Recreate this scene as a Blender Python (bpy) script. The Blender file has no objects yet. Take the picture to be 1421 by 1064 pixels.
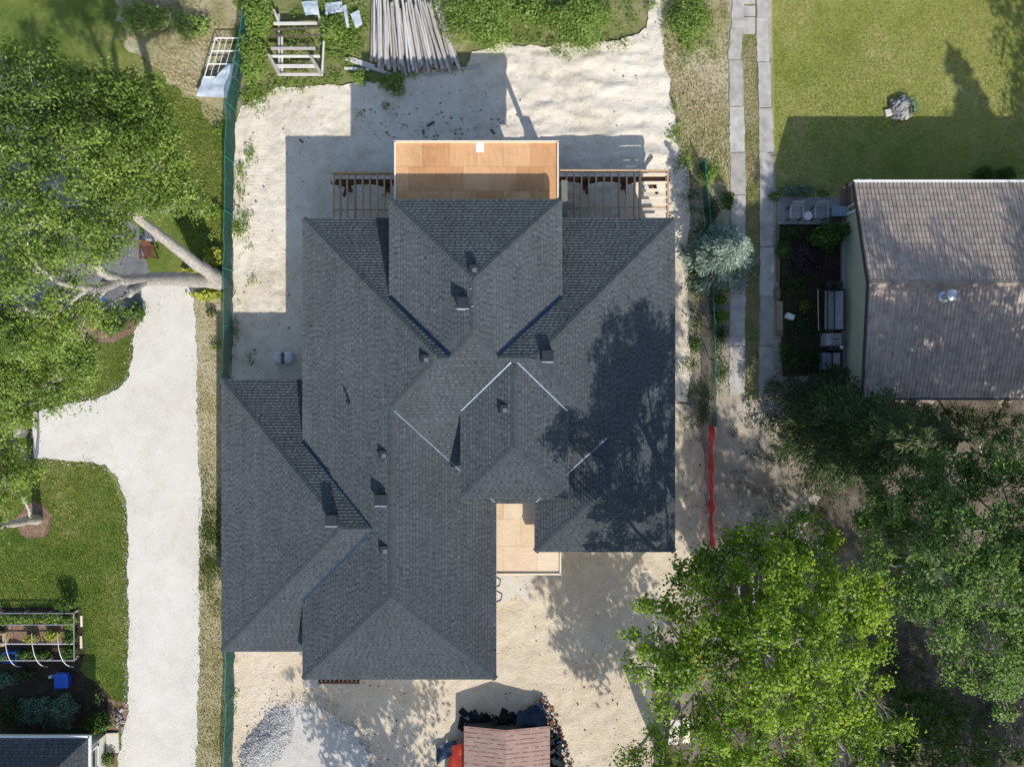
import bpy, bmesh, math, random
import numpy as np
from mathutils import Vector, Matrix, noise
from mathutils.geometry import delaunay_2d_cdt

scene = bpy.context.scene
COL = scene.collection
random.seed(7)
RNG = np.random.default_rng(11)
R = math.radians

# ------------------------------------------------------------------ camera, sky, sun, exposure
H = 35.0                    # the drone hovers 35 m above the yard and looks straight down
K = 0.036                   # metres of ground per survey pixel
CX, CY = 710.5, 532.0
cam_d = bpy.data.cameras.new("drone_camera")
cam = bpy.data.objects.new("drone_camera", cam_d)
COL.objects.link(cam)
cam.location = (0, 0, H)
cam_d.sensor_width = 36.0
cam_d.lens = 36.0 * H / (1421 * K)
cam_d.clip_start = 0.5
cam_d.clip_end = 2000
scene.camera = cam

SX, SY = -0.51, 1.27        # metres of shadow per metre of height
SUN = Vector((-SX, -SY, 1.0)).normalized()
world = bpy.data.worlds.new("World")
scene.world = world
world.use_nodes = True
wn = world.node_tree.nodes
sky = wn.new("ShaderNodeTexSky")
sky.sky_type = 'NISHITA'
sky.sun_disc = False
sky.sun_elevation = math.asin(SUN.z)
sky.sun_rotation = math.atan2(SUN.x, SUN.y)
sky.air_density = 1.0
sky.dust_density = 1.0
wn["Background"].inputs[1].default_value = 0.15
world.node_tree.links.new(sky.outputs[0], wn["Background"].inputs[0])
sun_d = bpy.data.lights.new("sun", 'SUN')
sun_d.energy = 4.2
sun_d.angle = R(0.53)
sun_d.color = (1.0, 0.945, 0.86)
sun = bpy.data.objects.new("sun", sun_d)
COL.objects.link(sun)
sun.location = (20, -40, 60)
sun.rotation_euler = (-SUN).to_track_quat('-Z', 'Y').to_euler()
vs = scene.view_settings
vs.view_transform = 'Standard'
vs.look = 'None'
vs.gamma = 1.0
vs.use_curve_mapping = False
vs.exposure = 0.28
scene.cycles.max_bounces = 6
scene.cycles.diffuse_bounces = 3
scene.cycles.transmission_bounces = 4
scene.cycles.transparent_max_bounces = 6


def at(px, py, z=0.0):
    """surveyed point of the plan at height z, in metres"""
    s = K * (1 - z / H)
    return Vector(((px - CX) * s, (CY - py) * s, z))


# ------------------------------------------------------------------ object helpers
ORG = {}


def link(o, parent=None):
    COL.objects.link(o)
    if parent is not None:
        o.parent = parent
    return o


def tag(o, label=None, cat=None, group=None, kind=None):
    if label: o["label"] = label
    if cat: o["category"] = cat
    if group: o["group"] = group
    if kind: o["kind"] = kind
    return o


def thing(name, label, cat, loc=(0, 0, 0), group=None):
    o = bpy.data.objects.new(name, None)
    o.empty_display_size = 0.2
    o.location = loc
    COL.objects.link(o)
    ORG[o.name] = Vector(loc)
    return tag(o, label, cat, group)


def add_mesh(name, verts, faces, m, parent=None, smooth=False, tone=None, kind=None):
    """verts in world metres; the mesh hangs under its parent"""
    org = ORG.get(parent.name, Vector((0, 0, 0))) if parent is not None else Vector((0, 0, 0))
    me = bpy.data.meshes.new(name)
    v = np.asarray(verts, dtype=np.float64).reshape(-1, 3) - np.array(org)
    me.from_pydata(v.tolist(), [], [list(f) for f in faces])
    if tone is not None:
        a = me.attributes.new("tone", 'FLOAT', 'FACE')
        a.data.foreach_set("value", np.asarray(tone, dtype=np.float32))
    if smooth:
        me.shade_smooth()
    me.materials.append(m)
    me.update()
    o = bpy.data.objects.new(name, me)
    link(o, parent)
    ORG[o.name] = org
    if kind: o["kind"] = kind
    return o


def fast_mesh(name, verts, nper, m, parent=None, tone=None, kind=None):
    """many loose polygons of nper corners; verts is (n*nper, 3) in world metres"""
    org = ORG.get(parent.name, Vector((0, 0, 0))) if parent is not None else Vector((0, 0, 0))
    v = np.asarray(verts, dtype=np.float32).reshape(-1, 3) - np.array(org, dtype=np.float32)
    n = len(v) // nper
    me = bpy.data.meshes.new(name)
    me.vertices.add(len(v))
    me.vertices.foreach_set("co", v.ravel())
    me.loops.add(len(v))
    me.loops.foreach_set("vertex_index", np.arange(len(v), dtype=np.int32))
    me.polygons.add(n)
    me.polygons.foreach_set("loop_start", np.arange(0, n * nper, nper, dtype=np.int32))
    if tone is not None:
        a = me.attributes.new("tone", 'FLOAT', 'FACE')
        a.data.foreach_set("value", np.asarray(tone, dtype=np.float32))
    me.materials.append(m)
    me.update()
    me.validate()
    o = bpy.data.objects.new(name, me)
    link(o, parent)
    ORG[o.name] = org
    if kind: o["kind"] = kind
    return o


class MB:
    """collects shapes in world metres, then links them as one mesh object"""

    def __init__(s):
        s.v, s.f = [], []

    def poly(s, pts):
        b = len(s.v)
        s.v += [tuple(p) for p in pts]
        s.f.append(tuple(range(b, b + len(pts))))
        return s

    def hexa(s, bot, top):
        b = len(s.v)
        s.v += [tuple(p) for p in bot] + [tuple(p) for p in top]
        s.f += [(b + 3, b + 2, b + 1, b), (b + 4, b + 5, b + 6, b + 7)]
        for i in range(4):
            j = (i + 1) % 4
            s.f.append((b + i, b + j, b + 4 + j, b + 4 + i))
        return s

    def box(s, c, size, rz=0.0, bev=0.0):
        cx, cy, cz = c
        hx, hy, hz = size[0] / 2, size[1] / 2, size[2] / 2
        co, si = math.cos(rz), math.sin(rz)

        def q(x, y, z): return (cx + x * co - y * si, cy + x * si + y * co, cz + z)
        if bev <= 0:
            s.hexa([q(-hx, -hy, -hz), q(hx, -hy, -hz), q(hx, hy, -hz), q(-hx, hy, -hz)],
                   [q(-hx, -hy, hz), q(hx, -hy, hz), q(hx, hy, hz), q(-hx, hy, hz)])
        else:
            b = len(s.v)
            for ins, z in ((bev, -hz), (0, -hz + bev), (0, hz - bev), (bev, hz)):
                x, y = hx - ins, hy - ins
                s.v += [q(-x, -y, z), q(x, -y, z), q(x, y, z), q(-x, y, z)]
            s.f += [(b + 3, b + 2, b + 1, b), (b + 12, b + 13, b + 14, b + 15)]
            for l in range(3):
                for i in range(4):
                    j = (i + 1) % 4
                    s.f.append((b + l * 4 + i, b + l * 4 + j, b + l * 4 + 4 + j, b + l * 4 + 4 + i))
        return s

    def beam(s, p, q, w, h, up=Vector((0, 0, 1))):
        """rectangular bar from p to q; w sideways, h along up"""
        p, q = Vector(p), Vector(q)
        d = (q - p).normalized()
        u = up if abs(d.dot(up)) < 0.98 else Vector((0, 1, 0))
        a = d.cross(u).normalized() * (w / 2)
        b = a.cross(d).normalized() * (h / 2)
        s.hexa([p - a - b, p + a - b, p + a + b, p - a + b], [q - a - b, q + a - b, q + a + b, q - a + b])
        return s

    def tube(s, pts, rad, n=6, cap=True):
        pts = [Vector(p) for p in pts]
        if not hasattr(rad, '__len__'): rad = [rad] * len(pts)
        b = len(s.v)
        prev = None
        for i, p in enumerate(pts):
            d = (pts[min(i + 1, len(pts) - 1)] - pts[max(i - 1, 0)]).normalized()
            if prev is None:
                ref = Vector((0, 0, 1)) if abs(d.z) < 0.9 else Vector((1, 0, 0))
                a = d.cross(ref).normalized()
            else:
                a = (prev - d * prev.dot(d)).normalized()
            prev = a
            c = d.cross(a)
            for k in range(n):
                t = 2 * math.pi * k / n
                s.v.append(tuple(p + (a * math.cos(t) + c * math.sin(t)) * rad[i]))
        for i in range(len(pts) - 1):
            for k in range(n):
                k2 = (k + 1) % n
                s.f.append((b + i * n + k, b + i * n + k2, b + (i + 1) * n + k2, b + (i + 1) * n + k))
        if cap:
            s.f.append(tuple(b + k for k in reversed(range(n))))
            e = b + (len(pts) - 1) * n
            s.f.append(tuple(e + k for k in range(n)))
        return s

    def lathe(s, c, prof, n=16, cap=True):
        """prof: (radius, z above c) from bottom to top"""
        b = len(s.v)
        for r, z in prof:
            for k in range(n):
                t = 2 * math.pi * k / n
                s.v.append((c[0] + r * math.cos(t), c[1] + r * math.sin(t), c[2] + z))
        for i in range(len(prof) - 1):
            for k in range(n):
                k2 = (k + 1) % n
                s.f.append((b + i * n + k, b + i * n + k2, b + (i + 1) * n + k2, b + (i + 1) * n + k))
        if cap:
            s.f.append(tuple(b + k for k in reversed(range(n))))
            e = b + (len(prof) - 1) * n
            s.f.append(tuple(e + k for k in range(n)))
        return s

    def build(s, name, m, parent=None, smooth=False, kind=None):
        return add_mesh(name, s.v, s.f, m, parent, smooth, None, kind)


# ------------------------------------------------------------------ materials
def new_mat(name):
    m = bpy.data.materials.new(name)
    m.use_nodes = True
    nt = m.node_tree
    return m, nt, nt.nodes["Principled BSDF"]


def ramp(nt, fac, cols, interp='LINEAR'):
    r = nt.nodes.new("ShaderNodeValToRGB")
    r.color_ramp.interpolation = interp
    e = r.color_ramp.elements
    while len(e) < len(cols): e.new(0.5)
    for i, (p, c) in enumerate(cols):
        e[i].position = p
        e[i].color = (c[0], c[1], c[2], 1)
    if fac is not None: nt.links.new(fac, r.inputs[0])
    return r.outputs[0]


def noise_out(nt, vec, scale, detail=5.0, rough=0.6, dist=0.0):
    n = nt.nodes.new("ShaderNodeTexNoise")
    n.inputs["Scale"].default_value = scale
    n.inputs["Detail"].default_value = detail
    n.inputs["Roughness"].default_value = rough
    n.inputs["Distortion"].default_value = dist
    nt.links.new(vec, n.inputs["Vector"])
    return n.outputs["Fac"]


def math_n(nt, op, a, b=None):
    n = nt.nodes.new("ShaderNodeMath")
    n.operation = op
    for i, x in enumerate((a, b)):
        if x is None: continue
        if isinstance(x, (int, float)): n.inputs[i].default_value = x
        else: nt.links.new(x, n.inputs[i])
    return n.outputs[0]


def mix_col(nt, fac, a, b, mode='MIX'):
    n = nt.nodes.new("ShaderNodeMixRGB")
    n.blend_type = mode
    for i, x in enumerate((fac, a, b)):
        if isinstance(x, (int, float)): n.inputs[i].default_value = x
        elif isinstance(x, tuple): n.inputs[i].default_value = (x[0], x[1], x[2], 1)
        else: nt.links.new(x, n.inputs[i])
    return n.outputs[0]


def obj_vec(nt, scale=None, rot=None):
    t = nt.nodes.new("ShaderNodeTexCoord")
    if scale is None and rot is None: return t.outputs["Object"]
    mp = nt.nodes.new("ShaderNodeMapping")
    if scale: mp.inputs["Scale"].default_value = scale
    if rot: mp.inputs["Rotation"].default_value = rot
    nt.links.new(t.outputs["Object"], mp.inputs[0])
    return mp.outputs[0]


def bump(nt, bsdf, h, strength, dist):
    b = nt.nodes.new("ShaderNodeBump")
    b.inputs["Strength"].default_value = strength
    b.inputs["Distance"].default_value = dist
    nt.links.new(h, b.inputs["Height"])
    nt.links.new(b.outputs[0], bsdf.inputs["Normal"])


def simple(name, c, c2=None, scale=6.0, rough=0.8, metal=0.0, stretch=None, bmp=0.0, spec=0.3, detail=5.0):
    m, nt, bs = new_mat(name)
    v = obj_vec(nt, stretch)
    if c2 is None: c2 = tuple(x * 0.82 for x in c)
    f = noise_out(nt, v, scale, detail)
    col = ramp(nt, f, [(0.3, c2), (0.7, c)])
    nt.links.new(col, bs.inputs["Base Color"])
    bs.inputs["Roughness"].default_value = rough
    bs.inputs["Metallic"].default_value = metal
    bs.inputs["Specular IOR Level"].default_value = spec
    if bmp: bump(nt, bs, noise_out(nt, v, scale * 2.5), bmp, 0.02)
    return m


def toned(name, cols, rough=0.85, spec=0.2, fine=30.0, fine_amt=0.25, metal=0.0, interp='LINEAR', stretch=None, bmp=0.0, broad=0.0):
    """colour picked by the per-piece attribute tone, plus fine grain"""
    m, nt, bs = new_mat(name)
    a = nt.nodes.new("ShaderNodeAttribute")
    a.attribute_name = "tone"
    col = ramp(nt, a.outputs["Fac"], cols, interp)
    f = noise_out(nt, obj_vec(nt, stretch), fine, 4)
    g = ramp(nt, f, [(0.3, (1 - fine_amt,) * 3), (0.7, (1 + fine_amt * .4,) * 3)])
    col = mix_col(nt, 1.0, col, g, 'MULTIPLY')
    if broad:
        bn = noise_out(nt, obj_vec(nt, (1, .6, 1)), .55, 5, .65, .6)
        col = mix_col(nt, 1.0, col, ramp(nt, bn, [(.28, (1 - broad,) * 3), (.5, (1, 1, 1)), (.75, (1 + broad * .8,) * 3)]), 'MULTIPLY')
    nt.links.new(col, bs.inputs["Base Color"])
    bs.inputs["Roughness"].default_value = rough
    bs.inputs["Specular IOR Level"].default_value = spec
    bs.inputs["Metallic"].default_value = metal
    if bmp: bump(nt, bs, f, bmp, 0.01)
    return m


def piece(name, cols, scale=8.0, stretch=None, rough=0.75, spec=0.25, bmp=0.0, vary=0.5, stains=0.0):
    """material that differs a little from object to object (Object Info random), with grain"""
    m, nt, bs = new_mat(name)
    oi = nt.nodes.new("ShaderNodeObjectInfo")
    base = ramp(nt, oi.outputs["Random"], cols)
    v = obj_vec(nt, stretch)
    f = noise_out(nt, v, scale, 6)
    g = ramp(nt, f, [(0.25, (1 - vary * .5,) * 3), (0.75, (1 + vary * .25,) * 3)])
    col = mix_col(nt, 1.0, base, g, 'MULTIPLY')
    if stains:
        w = obj_vec(nt)
        s1 = ramp(nt, noise_out(nt, w, .9, 5, .7, .8), [(.30, (.74, .72, .70)), (.52, (1, 1, 1))])
        s2 = ramp(nt, noise_out(nt, w, 7.0, 3, .6), [(.70, (1, 1, 1)), (.76, (.55, .5, .45))])
        col = mix_col(nt, stains, col, mix_col(nt, 1.0, mix_col(nt, 1.0, col, s1, 'MULTIPLY'), s2, 'MULTIPLY'))
    nt.links.new(col, bs.inputs["Base Color"])
    bs.inputs["Roughness"].default_value = rough
    bs.inputs["Specular IOR Level"].default_value = spec
    if bmp: bump(nt, bs, f, bmp, 0.01)
    return m


def leaf_mat(name, cols, trans=0.32, gloss=0.02):
    m = bpy.data.materials.new(name)
    m.use_nodes = True
    nt = m.node_tree
    nt.nodes.clear()
    out = nt.nodes.new("ShaderNodeOutputMaterial")
    a = nt.nodes.new("ShaderNodeAttribute")
    a.attribute_name = "tone"
    col = ramp(nt, a.outputs["Fac"], cols)
    d = nt.nodes.new("ShaderNodeBsdfDiffuse")
    t = nt.nodes.new("ShaderNodeBsdfTranslucent")
    g = nt.nodes.new("ShaderNodeBsdfGlossy")
    g.inputs["Roughness"].default_value = 0.45
    nt.links.new(col, d.inputs[0])
    nt.links.new(mix_col(nt, 1.0, col, (1.25, 1.2, 0.6), 'MULTIPLY'), t.inputs[0])
    m1 = nt.nodes.new("ShaderNodeMixShader")
    m1.inputs[0].default_value = trans
    nt.links.new(d.outputs[0], m1.inputs[1])
    nt.links.new(t.outputs[0], m1.inputs[2])
    m2 = nt.nodes.new("ShaderNodeMixShader")
    m2.inputs[0].default_value = gloss
    nt.links.new(m1.outputs[0], m2.inputs[1])
    nt.links.new(g.outputs[0], m2.inputs[2])
    nt.links.new(m2.outputs[0], out.inputs[0])
    return m


def ground_mat(name, cols, s1=0.25, s2=1.3, s3=9.0, w=(0.5, 0.3, 0.3), bmp=0.5, bdist=0.04, rough=0.95, specks=None, fine=40.0, tracks=0):
    """earth, grass or stone cover: three octave groups pick the colour, optional specks, fine relief"""
    m, nt, bs = new_mat(name)
    v = obj_vec(nt)
    n1 = noise_out(nt, v, s1, 3, 0.5, 0.4)
    n2 = noise_out(nt, v, s2, 4, 0.6, 0.3)
    n3 = noise_out(nt, v, s3, 5, 0.7)
    f = math_n(nt, 'ADD', math_n(nt, 'MULTIPLY', math_n(nt, 'SUBTRACT', n1, 0.5), w[0] * 2),
               math_n(nt, 'MULTIPLY', math_n(nt, 'SUBTRACT', n2, 0.5), w[1] * 2))
    f = math_n(nt, 'ADD', f, math_n(nt, 'MULTIPLY', math_n(nt, 'SUBTRACT', n3, 0.5), w[2] * 2))
    f = math_n(nt, 'ADD', f, 0.5)
    col = ramp(nt, f, cols)
    nf = noise_out(nt, v, fine, 3, 0.7)
    col = mix_col(nt, 1.0, col, ramp(nt, nf, [(0.3, (0.80,) * 3), (0.7, (1.12,) * 3)]), 'MULTIPLY')
    if specks:
        thr, sc, c = specks
        ns = noise_out(nt, v, sc, 2, 0.5)
        k = ramp(nt, ns, [(thr, (0, 0, 0)), (thr + 0.04, (1, 1, 1))])
        col = mix_col(nt, k, col, c)
    nt.links.new(col, bs.inputs["Base Color"])
    bs.inputs["Roughness"].default_value = rough
    bs.inputs["Specular IOR Level"].default_value = 0.1
    h = math_n(nt, 'ADD', n3, math_n(nt, 'MULTIPLY', nf, 0.5))
    if tracks:
        wv = nt.nodes.new('ShaderNodeTexWave')
        wv.bands_direction = 'Y'
        wv.inputs['Scale'].default_value = 1.9
        wv.inputs['Distortion'].default_value = 9.0
        wv.inputs['Detail'].default_value = 4
        wv.inputs['Detail Scale'].default_value = .7
        nt.links.new(v, wv.inputs['Vector'])
        h = math_n(nt, 'ADD', h, math_n(nt, 'MULTIPLY', math_n(nt, 'MULTIPLY', wv.outputs['Fac'], ramp(nt, noise_out(nt, v, .33, 3, .6, .5), [(.48, (0, 0, 0)), (.66, (1, 1, 1))])), tracks))
    bump(nt, bs, h, bmp, bdist)
    return m


M = {}
M['dirt'] = ground_mat("bare_dirt", [(0.2, (.17, .14, .11)), (0.42, (.29, .25, .20)), (0.6, (.43, .37, .30)), (0.85, (.57, .50, .41))], bmp=.6)
M['sand'] = ground_mat("pale_sand", [(0.12, (.46, .395, .30)), (0.36, (.64, .565, .45)), (0.55, (.76, .685, .57)), (0.85, (.82, .755, .65))], s1=.22, s2=1.3, s3=6, w=(.4, .38, .36), bmp=.8, bdist=.05, specks=(.68, 6.0, (.42, .36, .28)), tracks=.16)
M['sand_front'] = ground_mat("tan_sand", [(0.15, (.50, .40, .28)), (0.42, (.65, .545, .405)), (0.6, (.715, .615, .475)), (0.85, (.76, .68, .56))], s1=.2, s2=1.1, s3=7, w=(.35, .33, .34), bmp=.9, bdist=.055, specks=(.70, 7.0, (.40, .33, .25)))
M['gravel'] = ground_mat("white_limestone_gravel", [(0.15, (.50, .46, .395)), (0.42, (.63, .595, .53)), (0.62, (.69, .66, .60)), (0.85, (.71, .685, .63))], s1=.3, s2=1.5, s3=14, w=(.25, .25, .35), bmp=.6, bdist=.02, specks=(.70, 11.0, (.52, .48, .42)))
M['lawn'] = ground_mat("mown_lawn", [(0.18, (.055, .095, .018)), (0.42, (.12, .17, .033)), (0.62, (.18, .205, .05)), (0.85, (.33, .30, .13))], s1=.22, s2=1.0, s3=8, w=(.5, .4, .35), bmp=.8, bdist=.05)
M['lawn_dry'] = ground_mat("sunburnt_lawn", [(0.15, (.17, .215, .045)), (0.42, (.29, .315, .08)), (0.62, (.36, .35, .115)), (0.85, (.50, .43, .22))], s1=.15, s2=.8, s3=8, w=(.45, .4, .3), bmp=.8, bdist=.05)
M['dry_grass'] = ground_mat("dry_verge", [(0.15, (.16, .175, .055)), (0.38, (.34, .305, .16)), (0.58, (.48, .42, .275)), (0.85, (.62, .55, .43))], s1=.3, s2=1.2, s3=8, bmp=.9, bdist=.05)
M['rough_grass'] = ground_mat("rough_grass", [(0.15, (.08, .13, .03)), (0.4, (.17, .20, .06)), (0.62, (.32, .29, .15)), (0.85, (.52, .45, .32))], s1=.3, s2=1.0, s3=8, bmp=.9, bdist=.06)
M['mulch'] = ground_mat("bark_mulch", [(0.15, (.12, .075, .05)), (0.45, (.24, .155, .105)), (0.7, (.36, .25, .18)), (0.9, (.48, .37, .28))], s1=.8, s2=4, s3=16, w=(.2, .35, .5), bmp=1.0, bdist=.05)
M['soil'] = ground_mat("garden_soil", [(0.15, (.025, .02, .013)), (0.45, (.06, .045, .03)), (0.7, (.10, .08, .055)), (0.9, (.17, .135, .095))], s1=.6, s2=3, s3=14, w=(.3, .35, .4), bmp=1.0, bdist=.05)
M['litter'] = ground_mat("leaf_litter", [(0.15, (.055, .045, .035)), (0.42, (.12, .10, .078)), (0.6, (.22, .185, .145)), (0.85, (.42, .36, .285))], s1=.4, s2=2, s3=11, bmp=1.0, bdist=.05)
M['asphalt'] = ground_mat("grey_gravel", [(0.15, (.10, .10, .105)), (0.5, (.19, .19, .195)), (0.85, (.32, .31, .30))], s1=.4, s2=2, s3=12, bmp=.6, bdist=.03)
M['greygravel'] = ground_mat("crushed_grey_gravel", [(0.15, (.22, .215, .21)), (0.45, (.44, .435, .43)), (0.65, (.58, .57, .56)), (0.88, (.74, .73, .71))], s1=.6, s2=4, s3=22, w=(.25, .3, .6), bmp=1.0, bdist=.05)
M['palegravel'] = ground_mat("pale_blue_grey_gravel", [(0.15, (.40, .37, .325)), (0.45, (.56, .53, .48)), (0.8, (.66, .635, .59))], s1=.4, s2=2, s3=16, w=(.3, .3, .4), bmp=.8, bdist=.03)
M['concrete'] = piece("weathered_concrete", [(0, (.40, .375, .34)), (.5, (.47, .445, .41)), (1, (.52, .50, .465))], scale=2.2, rough=.92, bmp=.3, vary=.6, stains=.9)
M['patio'] = simple("patio_concrete", (.34, .33, .31), (.24, .235, .225), 1.6, .92, bmp=.2)
M['ply'] = piece("plywood_sheet", [(0, (.54, .26, .11)), (.3, (.63, .33, .155)), (.65, (.70, .40, .20)), (1, (.74, .45, .235))], scale=2.0, stretch=(9, 1, 1), rough=.75, vary=.4, stains=.8)
M['pine'] = piece("spruce_lumber", [(0, (.44, .27, .14)), (.5, (.56, .37, .21)), (1, (.66, .47, .29))], scale=3.0, stretch=(4, 4, 1), rough=.8, vary=.5)
M['pale_wood'] = piece("pale_trim_lumber", [(0, (.74, .62, .46)), (1, (.80, .70, .56))], scale=3.0, rough=.75, vary=.2)
M['porchply'] = piece("pale_porch_plywood", [(0, (.68, .50, .32)), (.5, (.74, .57, .40)), (1, (.77, .62, .46))], scale=2.0, stretch=(1, 7, 1), rough=.75, vary=.3, stains=.7)
M['redwood'] = simple("stained_timber", (.17, .075, .042), (.09, .04, .025), 4, .7)
M['greywood'] = piece("weathered_grey_wood", [(0, (.38, .35, .32)), (.4, (.52, .49, .46)), (.75, (.64, .61, .575)), (1, (.72, .70, .665))], scale=3.0, stretch=(10, .7, 10), rough=.9, vary=.75)
M['cutend'] = piece("fresh_cut_wood", [(0, (.50, .33, .19)), (1, (.72, .55, .37))], scale=9, rough=.9, vary=.4)
M['oldboard'] = piece("old_board", [(0, (.20, .15, .10)), (.5, (.34, .26, .18)), (1, (.46, .38, .28))], scale=3, stretch=(2, 2, 2), rough=.9, vary=.6)
def shingle_rough(m):
    m.node_tree.nodes["Principled BSDF"].inputs["Diffuse Roughness"].default_value = 1.0
    return m
M['shingle'] = toned("asphalt_shingle", [(0, (.050, .059, .067)), (.3, (.085, .099, .108)), (.6, (.113, .130, .140)), (1, (.148, .167, .178))], rough=.95, spec=.15, fine=9.0, fine_amt=.24, broad=.16)
M['cap'] = toned("shingle_cap", [(0, (.078, .093, .103)), (1, (.104, .122, .132))], rough=.95, spec=.15, fine=12.0, fine_amt=.3)
M['underlay'] = simple("roof_deck_felt", (.05, .055, .06), None, 3, .95)
M['fascia'] = simple("light_grey_fascia", (.56, .57, .57), (.48, .49, .50), 2, .6)
M['housewall'] = simple("grey_house_wrap", (.42, .42, .40), (.33, .33, .32), 1.5, .8)
M['flash'] = simple("dark_valley_metal", (.045, .075, .12), (.03, .05, .085), 3, .30, metal=.8)  # valley metal, its dim reflection on north and west slopes put into the colour
M['flash_edge'] = simple("bright_valley_metal", (.34, .40, .48), (.20, .25, .32), 4, .42, metal=.6)  # same metal on the south slopes, the brighter reflection put into its colour
M['ventblack'] = simple("charcoal_vent_metal", (.030, .036, .045), (.022, .026, .034), 5, .5)
M['ventlight'] = simple("vent_flange", (.50, .54, .60), (.36, .40, .46), 8, .45, metal=.3)
M['mesh_green'] = None
M['steel'] = simple("galvanised_steel", (.55, .57, .60), (.42, .45, .48), 6, .4, metal=.6)
M['white'] = simple("white_painted", (.78, .78, .76), (.68, .69, .68), 4, .6)
M['dullsteel'] = simple('dull_steel', (.30, .31, .32), (.22, .225, .23), 6, .6)
M['offwhite'] = simple("off_white_siding", (.64, .62, .54), (.56, .545, .47), 1.2, .75)
M['cream'] = simple("pale_green_cream_siding", (.50, .50, .36), (.44, .445, .32), 1.0, .75)
M['black'] = simple("black_plastic", (.02, .021, .023), None, 5, .5)
M['dark'] = simple("dark_grey_metal", (.055, .06, .066), None, 5, .55)
M['greyplastic'] = simple("grey_plastic_cover", (.40, .41, .43), (.28, .29, .31), 5, .5)
M['blue'] = simple("blue_plastic", (.012, .085, .50), (.010, .07, .43), 4, .4, spec=.5)
M['red'] = simple("red_paint", (.50, .02, .018), (.40, .015, .014), 4, .45, spec=.5)
M['redtarp'] = simple("red_tarp", (.52, .055, .022), (.38, .035, .018), 3, .6, bmp=.5)
M['bluetarp'] = simple("dark_blue_tarp", (.018, .045, .10), (.010, .022, .05), 3, .6, bmp=.5)
M['whitesheet'] = simple("translucent_white_sheet", (.56, .61, .66), (.38, .45, .52), 2.5, .5, bmp=.3)
M['bag'] = simple("grey_white_bag", (.74, .76, .80), (.45, .46, .56), 7, .6)
M['brown'] = simple("brown_cardboard", (.20, .13, .085), (.12, .08, .05), 8, .9)
M['rock'] = piece("grey_stone", [(0, (.16, .16, .165)), (.5, (.30, .295, .285)), (1, (.50, .48, .45))], scale=7, rough=.95, vary=.7, bmp=.6)
M['rubble'] = toned("mixed_rubble", [(0, (.10, .07, .055)), (.18, (.22, .07, .05)), (.32, (.34, .14, .11)), (.45, (.45, .40, .35)), (.7, (.66, .60, .53)), (1, (.74, .70, .65))], rough=.95, fine=14, fine_amt=.4, interp='CONSTANT')
M['gravelbit'] = toned("white_limestone_bits", [(0, (.50, .47, .42)), (1, (.72, .70, .66))], rough=.95)
M['gravelbit2'] = toned("grey_gravel_bits", [(0, (.30, .295, .285)), (1, (.66, .65, .63))], rough=.95)
M['darkscrap'] = toned("dark_scrap", [(0, (.012, .014, .016)), (.45, (.022, .026, .03)), (.75, (.015, .035, .07)), (.95, (.09, .02, .015)), (.985, (.25, .25, .25))], rough=.8, fine=10, fine_amt=.4, interp='CONSTANT')
M['debris'] = toned("ground_debris", [(0, (.05, .04, .03)), (.5, (.14, .11, .08)), (1, (.36, .30, .23))], rough=.95)
M['bark'] = simple("pale_grey_bark", (.52, .49, .45), (.22, .195, .17), 5.0, .95, stretch=(2.2, 2.2, 1.6), bmp=1.0)
M['darkbark'] = simple("dark_brown_bark", (.15, .12, .095), (.07, .055, .042), 4, .95, stretch=(3, 3, .8), bmp=.7)
M['twig'] = simple("bare_grey_twig", (.40, .37, .34), (.26, .235, .21), 4, .95)
M['chimney'] = simple("shiny_flue_metal", (.74, .75, .76), (.58, .60, .62), 5, .3, metal=.75)

for k_ in ('shingle', 'cap'): shingle_rough(M[k_])
L = {}
L['poplar'] = leaf_mat("poplar_leaf", [(0, (.052, .10, .016)), (.4, (.155, .24, .040)), (.75, (.265, .36, .068)), (1, (.38, .46, .12))], trans=.4)
L['maple'] = leaf_mat("bright_leaf", [(0, (.045, .10, .009)), (.4, (.155, .265, .019)), (.75, (.285, .41, .032)), (1, (.42, .52, .065))], trans=.42)
L['oak'] = leaf_mat("cool_green_leaf", [(0, (.042, .095, .020)), (.4, (.13, .235, .050)), (.75, (.225, .35, .085)), (1, (.34, .45, .15))], trans=.38)
L['dark'] = leaf_mat("dark_leaf", [(0, (.022, .05, .014)), (.5, (.05, .095, .026)), (1, (.11, .16, .05))])
L['cedar'] = leaf_mat("cedar_spray", [(0, (.022, .046, .016)), (.5, (.054, .090, .028)), (.88, (.11, .145, .045)), (1, (.26, .26, .10))], trans=.2)
L['spruce'] = leaf_mat("silver_spruce_needle", [(0, (.08, .14, .10)), (.5, (.20, .285, .225)), (1, (.46, .53, .43))], trans=.1)
L['weed'] = leaf_mat("weed_leaf", [(0, (.08, .155, .022)), (.4, (.17, .275, .045)), (.8, (.29, .39, .085)), (1, (.45, .49, .20))])
L['hosta'] = leaf_mat("yellow_hosta_leaf", [(0, (.17, .22, .025)), (.5, (.36, .40, .05)), (1, (.55, .54, .12))])
L['bluegreen'] = leaf_mat("blue_green_leaf", [(0, (.07, .14, .085)), (.5, (.15, .25, .17)), (1, (.30, .41, .32))])
L['purple'] = leaf_mat("purple_leaf", [(0, (.03, .02, .026)), (.5, (.06, .042, .05)), (1, (.10, .075, .08))])
L['green'] = leaf_mat("garden_leaf", [(0, (.03, .075, .012)), (.5, (.07, .14, .022)), (1, (.14, .23, .05))])
L['lime'] = leaf_mat("lime_leaf", [(0, (.08, .14, .015)), (.5, (.17, .25, .03)), (1, (.32, .38, .08))])
L['grass'] = leaf_mat("grass_blade", [(0, (.08, .155, .02)), (.35, (.165, .25, .038)), (.65, (.33, .36, .085)), (1, (.55, .50, .24))], trans=.35)
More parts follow.
